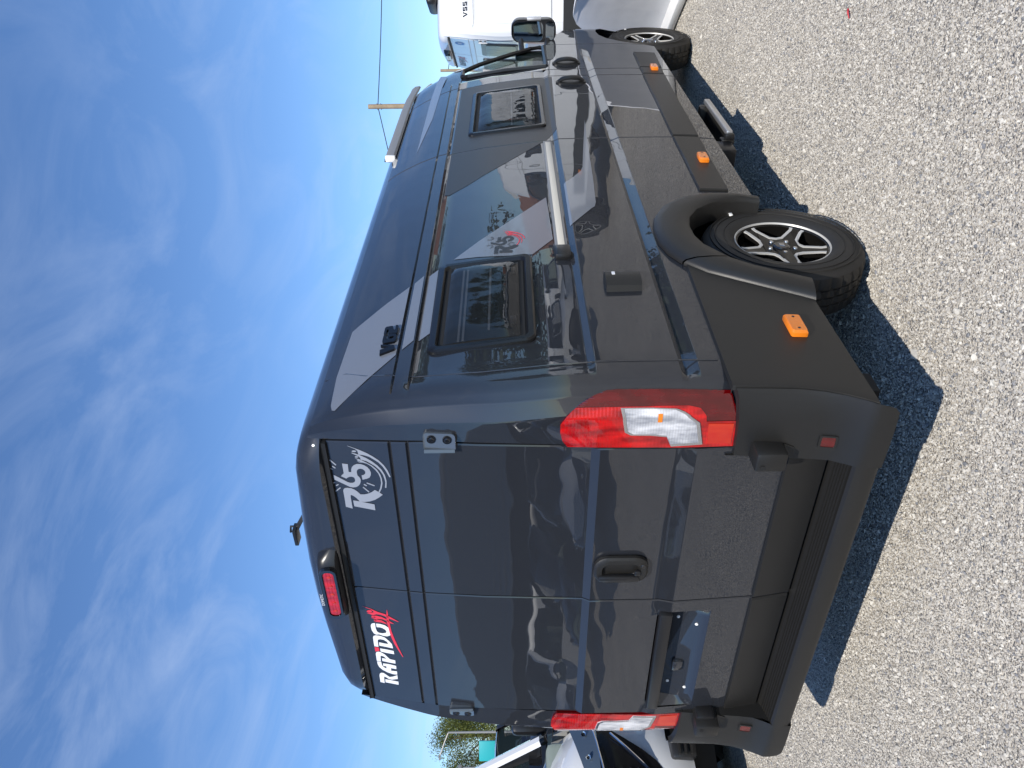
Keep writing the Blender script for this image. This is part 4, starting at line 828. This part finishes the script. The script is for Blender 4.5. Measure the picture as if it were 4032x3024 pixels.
# ------------------------------------------------------------------ trees and plants
def leaf_material(name, a, b_):
    m = bpy.data.materials.new(name); m.use_nodes = True; nt = m.node_tree; n = nt.nodes; l = nt.links; b = n['Principled BSDF']
    b.inputs['Roughness'].default_value = .6; b.inputs['Specular IOR Level'].default_value = .3
    g = n.new('ShaderNodeNewGeometry'); rp = n.new('ShaderNodeValToRGB'); rp.color_ramp.elements[0].color = (*a,1); rp.color_ramp.elements[1].color = (*b_,1)
    l.new(g.outputs['Random Per Island'], rp.inputs[0]); l.new(rp.outputs[0], b.inputs['Base Color'])
    return m
M['leaf'] = leaf_material('tree_leaf', (.035,.055,.012), (.13,.145,.025)); M['leaf_dark'] = leaf_material('dark_tree_leaf', (.018,.034,.010), (.06,.085,.020))
M['bark'] = mat('bark', (.09,.07,.05), .9, bump=[(30,.6,.02)])
def tree(loc, h, rad, n, leafm, seed, label, low=.3):
    rs = np.random.RandomState(seed); r = empty('tree', loc, 0, label=label, cat='tree')
    t = MB(); t.tube([(0,0,-.05),(.03,0,h*.25),(.0,.05,h*.5),(.05,0,h*.85)],[h*.03,h*.024,h*.017,.02],8)
    cl = []
    for k in range(26):
        a = rs.uniform(0,6.28); z = h*(low+(.97-low)*rs.beta(1.3,1.1)); f = math.sin(math.pi*min(.97,max(.08,(z/h-low*.8)/(1-low*.8))))**.6
        q = rad*f*rs.uniform(.25,.95); cl.append((q*math.cos(a),q*math.sin(a),z)); 
        if k < 16: t.tube([(0,0,z*.75),(q*.5*math.cos(a),q*.5*math.sin(a),z*.9),cl[-1]],[h*.010,h*.006,.01],5,False)
    t.build('trunk', M['bark'], r)
    c = np.array(cl); idx = rs.randint(0,len(c),n); s = rad*.34
    d = rs.normal(0,1,(n,3)); d /= np.linalg.norm(d,axis=1)[:,None]; p = c[idx]+d*(rs.uniform(0,1,n)**.45*s*rs.uniform(.6,1.25,n))[:,None]*np.array([1,1,.8])
    u = rs.normal(0,1,(n,3)); u /= np.linalg.norm(u,axis=1)[:,None]; w = np.cross(u,rs.normal(0,1,(n,3))); w /= np.linalg.norm(w,axis=1)[:,None]
    L = rs.uniform(.55,1.15,n)[:,None]*h*.018*(9000/n)**.55; 
    vs = np.stack([p-u*L,p+w*L*.55,p+u*L,p-w*L*.55],1).reshape(-1,3)
    m = MB(); m.v = [tuple(v) for v in vs.tolist()]; m.f = [(4*i,4*i+1,4*i+2,4*i+3) for i in range(n)]
    m.build('crown', leafm, r, smooth=False, fixn=False)
    return r
tree((-30.9,17.3,0), 5.2, 2.3, 42000, M['leaf'], 4, 'yellow-green leafy tree behind the street lamp at the left edge', .2)
tree((17,27,0), 8.5, 4.2, 9000, M['leaf_dark'], 8, 'dark leafy tree across the yard, mirrored in the side of the camper')
tree((25,20,0), 7.5, 3.6, 6000, M['leaf_dark'], 9, 'broad dark tree standing farther right across the yard')

# ------------------------------------------------------------------ second camper: white, seen from behind to the right
V5_RZ = math.radians(-63.9)
v55 = empty('camper_van', (.11,8.762,.05), V5_RZ, label='white camper van with V55 lettering behind the wing mirror at the right', cat='camper van')
vp = camper(v55, 'white_paint', False)
def glyph5(x0, z0, w, h, t):
    return [(x0,z0),(x0+w,z0),(x0+w,z0+h*.58),(x0+t*1.2,z0+h*.58),(x0+t*1.2,z0+h-t),(x0+w,z0+h-t),(x0+w,z0+h),(x0,z0+h),(x0,z0+h*.42),(x0+w-t*1.2,z0+h*.42),(x0+w-t*1.2,z0+t),(x0,z0+t)]
for lp in ([(.098,2.062),(.116,2.062),(.128,2.022),(.143,2.062),(.160,2.062),(.136,2.010),(.120,2.010)], glyph5(.166,2.010,.048,.052,.0125), glyph5(.224,2.010,.048,.052,.0125)):
    MB().prism(lp, None, SP, .001, .006).build('badge_letter', M['gloss_black'], v55)
DVZ = [z for z in DR_Z]
MB().decal(DATA['rap'], DP, .002, (), DVZ).build('name_decal', M['logo_grey'], vp['rear_left'], fixn=False)
MB().decal(DATA['rapred'], DP, .0022, (), DVZ).build('name_flourish', M['logo_red'], vp['rear_left'], fixn=False)
st_ = [(.56+.075*math.cos(k*.4189),2.125+.06*math.sin(k*.4189)) for k in range(15)]
MB().decal([st_], DP, .002, (), DVZ).build('round_sticker', M['blue_sticker'], vp['rear_right'], fixn=False)
MB().decal([[(.53,2.105),(.545,2.105),(.545,2.15),(.53,2.14)],[(.56,2.105),(.60,2.105),(.60,2.15),(.56,2.15)]], DP, .003, (), DVZ).build('sticker_print', M['logo_white'], vp['rear_right'], fixn=False)
for key,s in (('rear_right',1),('rear_left',-1)):
    fr = MB().prism(rrect(min(s*.10,s*.68),max(s*.10,s*.68),1.40,1.86,.05), None, lambda u,v,t:DP(u,v,t), .001, .012).build('door_window', M['black'], vp[key])
    MB().prism(rrect(min(s*.13,s*.65),max(s*.13,s*.65),1.43,1.80,.04), None, lambda u,v,t:DP(u,v,t), .012, .02).build('window_pane', M['pane'], fr)
MB().box((.20,.32,2.385),(.70,.90,2.52),.05,3).build('roof_vent', M['plastic'], v55)

# ------------------------------------------------------------------ vans with a high bonnet (left side)
M['dark_glass'] = mat('dark_windscreen', (.02,.03,.027), .02, alpha=.38, spec=.6)
M['headlamp'] = mat('headlamp_glass', (.05,.07,.10), .04, coat=1)
M['black_car'] = mat('black_car_paint', (.010,.011,.014), .3, .2, 1, .02)
M['pale_cabin'] = mat('pale_cabin_trim', (.20,.24,.22), .8)
def panel_van(root, pm):
    """front of the vehicle at local y = 0, driving towards +y"""
    P = M[pm]
    py = lambda x: -.42*abs(x)**3.2
    X = [-1,-.97,-.9,-.78,-.6,-.4,-.2,0,.2,.4,.6,.78,.9,.97,1]
    b = MB()
    bump = [(.38,-.10,.93),(.41,.02,.97),(.52,.05,.985),(.66,.03,.99),(.74,-.005,.99),(.90,-.02,.985),(1.04,-.045,.98)]
    b.grid([[(x*s,py(x)+y,z) for x in X] for z,y,s in bump])
    bon = [(1.04,-.06,.975),(1.10,-.10,.97),(1.20,-.16,.965),(1.27,-.30,.955),(1.34,-.55,.945),(1.41,-.80,.93),(1.43,-.86,.925)]
    b.grid([[(x*s,py(x)*(1-.35*(z-1.04)/.4)+y+0,z-.16*abs(x)**4*(1 if z > 1.1 else .3)+.02) for x in X] for z,y,s in bon])
    # cheeks beside grille and flanks
    for s in (-1,1):
        side = []
        for y in (-.40,-.55,-.8,-1.0,-1.35,-1.7,-2.2,-3.2,-4.2,-4.95):
            top = interp(-y,[.4,.55,.86,1.05],[1.12,1.20,1.27,1.30])
            low = .34+ (0 if not .62 < -y < 1.30 else .46*math.sin(math.pi*(-y-.62)/.68)**.5)
            w = interp(-y,[.4,.8,1.2],[.955,.985,1.0])
            side.append([(s*w*(1 if f < .7 else 1-.02*(f-.7)),y,low+(top-low)*f) for f in (0,.2,.4,.6,.8,1)])
        b.grid(side)
        # roof rail / A pillar in body colour
        b.grid([[(s*(.935-.12*f+dx),-.80-.62*f+dy-.1*0,1.40+.56*f+dz) for f in (0,.25,.5,.75,1.0)] for dx,dy,dz in ((-.085,.045,.0),(-.05,.045,.012),(-.01,.02,.012),(.014,-.03,.0),(.016,-.11,-.03))])
        b.grid([[(s*(.815+dx),y,1.955+dz) for y in (-1.42,-2.2,-3.2,-4.9)] for dx,dz in ((-.10,.035),(-.02,.01),(.02,-.05),(.045,-.12))])
        b.grid([[(s*(.86+(1.0-.86)*(1-f)),y,1.29+.55*f) for f in (0,1)] for y in (-2.55,-3.2,-4.95)])
    b.grid([[(x,y,1.99+.04*(1-(x/.75)**2)+(-.03 if y == -1.40 else 0)) for x in (-.75,-.5,0,.5,.75)] for y in (-1.40,-1.6,-2.5,-4.95)])
    b.box((-.95,-4.99,.35),(.95,-4.9,1.95))
    b.build('body', P, root, 30)
    ws = []
    for f in (0,.25,.5,.75,1.0):
        ws.append([(x*(.93-.115*f),-.78-.60*f-.26*abs(x)**2.4*(1-.2*f)+.05,1.405+.565*f) for x in (-.96,-.8,-.5,-.2,.2,.5,.8,.96)])
    MB().grid(ws).build('windscreen', M['dark_glass'], root)
    bd = MB()
    bd.grid([[(x*(.935-.115*f)*k,-.775-.60*f-.26*abs(x)**2.4*(1-.2*f)+.055,1.40+.565*f) for f in (0,.25,.5,.75,1)] for x,k in ((-.96,1),(-.87,1))])
    bd.grid([[(x*(.935-.115*f)*k,-.775-.60*f-.26*abs(x)**2.4*(1-.2*f)+.055,1.40+.565*f) for f in (0,.25,.5,.75,1)] for x,k in ((.87,1),(.96,1))])
    bd.grid([[(x*.93,-.76-.26*abs(x)**2.4+dy,1.39+dz) for x in (-.97,-.7,-.3,0,.3,.7,.97)] for dy,dz in ((.05,.0),(.02,.035),(-.01,.10))])
    bd.build('windscreen_border', M['gloss_black'], root)
    for s in (-1,1):
        MB().grid([[(s*(1.0-.145*f),y-.35*f*(1 if k == 0 else 0),1.30+.50*f) for f in (0,.5,1)] for k,y in enumerate((-1.05,-1.6,-2.5))]).build('side_glass', M['dark_glass'], root)
        hl = []
        for f in (0,.25,.5,.75,1):
            hl.append([(s*(.40+.575*g),py(.40+.575*g)+.012-.10*f-.02*g,.985+.075*g+(.075+.055*g)*f*1.35) for g in (0,.2,.4,.6,.8,.93,1)])
        h = MB().grid(hl).build('headlight', M['headlamp'], root)
        for g,r in ((.42,.020),(.72,.022)):
            MB().lathe([(0,.004),(r*.5,.005),(r*.8,.011),(r*.9,.002)], 16, Matrix.Translation((s*(.40+.575*g),py(.40+.575*g)-.040,1.08+.05*g)) @ Matrix.Rotation(math.pi/2,4,'Z')).build('headlight_reflector', M['chrome'], h)
        MB().tube([(s*(.42+.55*g),py(.42+.55*g)+.012,.995+.075*g) for g in (0,.3,.6,.9,.99)], .007, 6).build('daylight_strip', M['chrome'], h)
        fg = MB().box((min(s*.60,s*.86),-.20,.40),(max(s*.60,s*.86),-.02+.03,.56),.02)
        fg.build('fog_recess', M['black'], root)
        for zz in (.43,.47,.51): MB().box((min(s*.62,s*.80),-.02,zz),(max(s*.62,s*.80),.045,zz+.014)).build('vent_slat', M['plastic'], root)
        m_ = MB().box((min(s*1.02,s*1.22),-1.22,1.33),(max(s*1.02,s*1.22),-1.08,1.62),.04).tube([(s*.95,-1.12,1.36),(s*1.06,-1.15,1.40)],.03)
        m_.build('door_mirror', M['black'], root)
        for yy in (-.96,-4.0):
            T = Matrix.Translation((s*.99,yy,.335)) @ (Matrix.Identity(4) if s > 0 else Matrix.Rotation(math.pi,4,'Z'))
            w_ = MB().lathe([(.20,-.02),(.22,0),(.30,0),(.325,-.02),(.335,-.06),(.335,-.20),(.30,-.22)],40,T).build('tyre', M['tyre'], root)
            MB().lathe([(0,-.03),(.06,-.025),(.19,-.035),(.20,-.015)],24,T).build('wheel_disc', M['alu'], w_)
    gl = MB(); gl.grid([[(w_*k/4,py(w_*k/4)+.035-.055*(z-.6),z) for k in range(-4,5)] for z,w_ in ((.60,.50),(.66,.60),(.74,.68),(.84,.76),(.94,.84),(1.0,.90),(1.03,.91))]); gl.build('grille_panel', M['gloss_black'], root, 60)
    for k in range(5):
        z = .72+.055*k; MB().tube([(x,py(x)+.035-.055*(z-.6)+.006,z+.02*abs(x)) for x in (-.55,-.4,-.2,0,.2,.4,.55)], .012, 6).build('grille_bar', M['gloss_black'], root)
    MB().tube([(x,py(x)+.034,.64+.30*max(0,abs(x)-.45)/.35) for x in (-.80,-.7,-.6,-.5,-.3,0,.3,.5,.6,.7,.80)], .009, 6).build('grille_trim', M['chrome'], root)
    MB().box((-.88,-1.25,.95),(.88,-.75,1.36),.05).build('dashboard', M['pale_cabin'], root)
    MB().tube([(-.38+.19*math.cos(k*.524),-1.28-.06*math.sin(k*.524),1.40+.18*math.sin(k*.524)) for k in range(13)], .018, 6).build('steering_wheel', M['black'], root)
    for sx in (-.42,.42): MB().box((sx-.26,-2.15,.9),(sx+.26,-1.95,1.62),.06).build('seat', M['pale_cabin'], root)
    MB().box((-.9,-4.8,.22),(.9,-.25,.42)).box((-.93,-4.85,.42),(.93,-1.4,1.2)).build('underbody', M['inner'], root, smooth=False)
HD = Vector((.955,-.298)).normalized(); LRZ = math.atan2(-HD.x, HD.y)
lv = empty('panel_van', (-2.655,-.04,0), LRZ, label='white van facing the camera at the left edge beside the dark camper', cat='van')
panel_van(lv, 'white_paint')
dv = empty('panel_van', (-10.9,5.3,0), LRZ, label='black van standing behind the white van at the left edge', cat='van')
panel_van(dv, 'black_car')

# ------------------------------------------------------------------ white panel, street furniture, wires
M['white_cloth'] = mat('white_fabric_panel', (.84,.84,.86), .6, bump=[(1.6,.25,.06)])
wp = empty('display_panel', (.72,6.22,.0), math.radians(-52), label='white arched panel on a thick base in front of the white camper', cat='panel')
pl = [(.0,.08),(1.5,.08),(1.5,.55),(1.46,.70),(1.36,.83),(1.2,.92),(1.0,.955),(.6,.96),(.42,.955),(.26,.91),(.13,.82),(.04,.70),(.0,.55)]
MB().prism(pl, None, lambda u,v,t:(u,t+.02*math.sin(u*5),v), .03, 0).build('panel_sheet', M['white_cloth'], wp)
MB().box((.03,-.16,.012),(1.5,.05,.085),.02).build('panel_base', M['white_plastic'], wp)
MB().add([(-.03,-.06,0),(.05,-.06,0),(.05,-.06,.10),(-.03,.02,0),(.05,.02,0),(.05,.02,.10)],[(0,1,2),(3,5,4),(0,2,5,3),(1,4,5,2),(0,3,4,1)]).build('panel_foot', M['black'], wp)
M['galv'] = mat('galvanised_pole', (.32,.31,.30), .5, .5); M['wood'] = mat('weathered_wood', (.30,.23,.155), .85, bump=[(18,.5,.02)], vary=(6,.3)); M['wire'] = mat('black_cable', (.01,.01,.012), .6)
M['teal'] = mat('teal_sign_face', (.015,.33,.36), .5)
sl_ = empty('street_lamp', (-25.72,14.45,0), 0, label='tall street lamp with an angled arm in front of the tree at the left', cat='street lamp')
MB().tube([(0,0,0),(0,0,4.2)], [.06,.035]).build('post', M['galv'], sl_)
MB().tube([(0,0,4.18),(-.30,-.20,4.33),(-.75,-.50,4.52)], .022, 6).build('arm', M['galv'], sl_)
MB().box((-.95,-.58,4.50),(-.72,-.46,4.57),.02,2,).build('lamp_head', M['galv'], sl_)
s2 = empty('flag_pole', (-21.9,11.0,0), 0, label='thin grey post with a knob beside the teal sign', cat='post')
MB().tube([(0,0,0),(0,0,3.35)], .03, 8).build('post', M['galv'], s2); MB().box((-.07,-.07,3.33),(.07,.07,3.45),.02).build('post_cap', M['galv'], s2)
sg = empty('sign_board', (-21.45,11.3,0), math.radians(35), label='small teal sign board over the roof of the white van', cat='sign')
MB().box((-.32,-.03,2.1),(.32,.03,2.78),.01).build('sign_face', M['teal'], sg); MB().tube([(0,.06,0),(0,.06,2.7)], .035, 8).build('sign_post', M['galv'], sg)
up = empty('utility_pole', (-4.86,23.24,0), 0, label='wooden utility pole with a cable rising behind the camper roof', cat='utility pole')
MB().tube([(0,0,-.1),(0,0,6.02)], [.10,.075], 12).build('pole', M['wood'], up)
for z in (5.62,5.74): MB().tube([(-.10,.04,z),(.10,-.04,z)], .02, 6).build('pole_bracket', M['galv'], up)
up2 = empty('utility_pole', (-5.25,29.1,0), 0, label='short brown utility pole peeping over the white camper roof', cat='utility pole')
MB().tube([(0,0,-.1),(0,0,4.15)], [.07,.05], 10).build('pole', M['wood'], up2)
def cable(name, a, b, sag, label):
    a = Vector(a); b = Vector(b); pts = [a.lerp(b,t/14)-Vector((0,0,sag*4*(t/14)*(1-t/14))) for t in range(15)]
    tag(MB().tube(pts, .014, 5).build(name, M['wire']), label, 'cable')
cable('overhead_cable', (-4.86,23.24,5.72), (3.2,29.0,5.55), .12, 'black overhead cable running from the wooden pole to the right edge')
cable('overhead_cable', (-4.86,23.24,5.72), (-9.6,19.9,4.6), .05, 'black overhead cable dropping from the wooden pole behind the camper roof')
cable('overhead_cable', (-5.25,29.1,3.85), (-3.0,32.0,4.3), .2, 'thin cable hanging at the brown pole over the white camper roof')
M['red_plastic'] = mat('red_twig', (.45,.02,.03), .5)
tag(MB().tube([(1.80,1.72,.012),(1.79,1.70,.018),(1.765,1.69,.010)], [.004,.005,.002], 6).build('red_stalk', M['red_plastic']), 'thin red stalk lying on the sunlit gravel at the right', 'twig')

# ------------------------------------------------------------------ across the yard (behind the photographer and to the right): what the paint mirrors
M['house_wall'] = mat('dark_render_wall', (.07,.062,.058), .9, vary=(2,.2)); M['tile'] = mat('grey_roof_tiles', (.46,.43,.40), .85, vary=(40,.35), bump=[(22,.8,.04)])
M['brick'] = mat('brick_wall', (.28,.12,.08), .9, vary=(14,.25)); M['red_board'] = mat('red_board', (.55,.03,.03), .5); M['frame_white'] = mat('white_window_frame', (.7,.7,.7), .5)
hs = empty('house', (-13,-15,0), 0, label='low dark house with a grey tiled roof behind the photographer', cat='house')
MB().box((-9,-3,0),(8.5,3.2,2.75)).build('wall', M['house_wall'], hs, smooth=False)
HX = lambda f: 9.1-5.0*f
rf = MB(); rf.grid([[(-9.6+(HX(f)+9.6)*k/4,3.9-f*4.4,2.55+3.7*f) for f in (0,.25,.5,.75,1)] for k in range(5)]); rf.grid([[(-9.6+(HX(f)+9.6)*k,-4.9+f*4.4,2.55+3.7*f) for f in (0,1)] for k in (0,1)]); rf.add([(9.1,3.9,2.55),(9.1,-4.9,2.55),(4.1,-.5,6.25)],[(0,1,2)])
ro_ = rf.build('roof', M['tile'], hs, smooth=False)
for k in range(15):
    f = k/15; MB().box((-9.6,3.86-f*4.4-.03,2.56+3.7*f),(HX(f)-.1,3.92-f*4.4,2.61+3.7*f)).build('tile_course', M['tile'], ro_, smooth=False)
for x in (-6,-1,4): 
    w_ = MB().box((x-.6,3.15,.9),(x+.6,3.26,2.1)).build('window', M['frame_white'], hs, smooth=False); MB().box((x-.52,3.2,.98),(x+.52,3.275,2.02)).build('pane', M['dark_glass'], w_, smooth=False)
bb = empty('brick_building', (12,38,0), 0, label='brick building with a red board at the far end of the yard', cat='building')
MB().box((-7,-3,0),(6,4,4.2)).build('wall', M['brick'], bb, smooth=False); MB().box((-5,-3.08,1.4),(-2,-3.0,3.0)).build('board', M['red_board'], bb, smooth=False); MB().box((-1,-3.06,0),(1,-3.0,2.4)).build('door', M['gloss_black'], bb, smooth=False)
for k,(x,y,rz,lb) in enumerate(((14.4,10.8,90,'white camper van facing the yard, first beyond the right picture edge'),(14.2,14.4,92,'white camper van facing the yard, second beyond the right picture edge'),(15.0,18.4,88,'white camper van facing the yard, third beyond the right picture edge'))):
    c = copy_tree(v55); c.location = (x,y,.05); c.rotation_euler = (0,0,math.radians(rz)); c['label'] = lb; c['group'] = 'white campers lined up across the yard'
for k,(x,y,rz,lb,src) in enumerate(((-6.2,-6.6,0,'white van parked behind the photographer nearest the house end',lv),(-9.4,-7.2,8,'black van parked between two white vans behind the photographer',dv),(-12.6,-7.0,-4,'white van parked behind the photographer farthest left',lv))):
    c = copy_tree(src); c.location = (x,y,0); c.rotation_euler = (0,0,math.radians(rz)); c['label'] = lb; c['group'] = 'vans parked before the house'
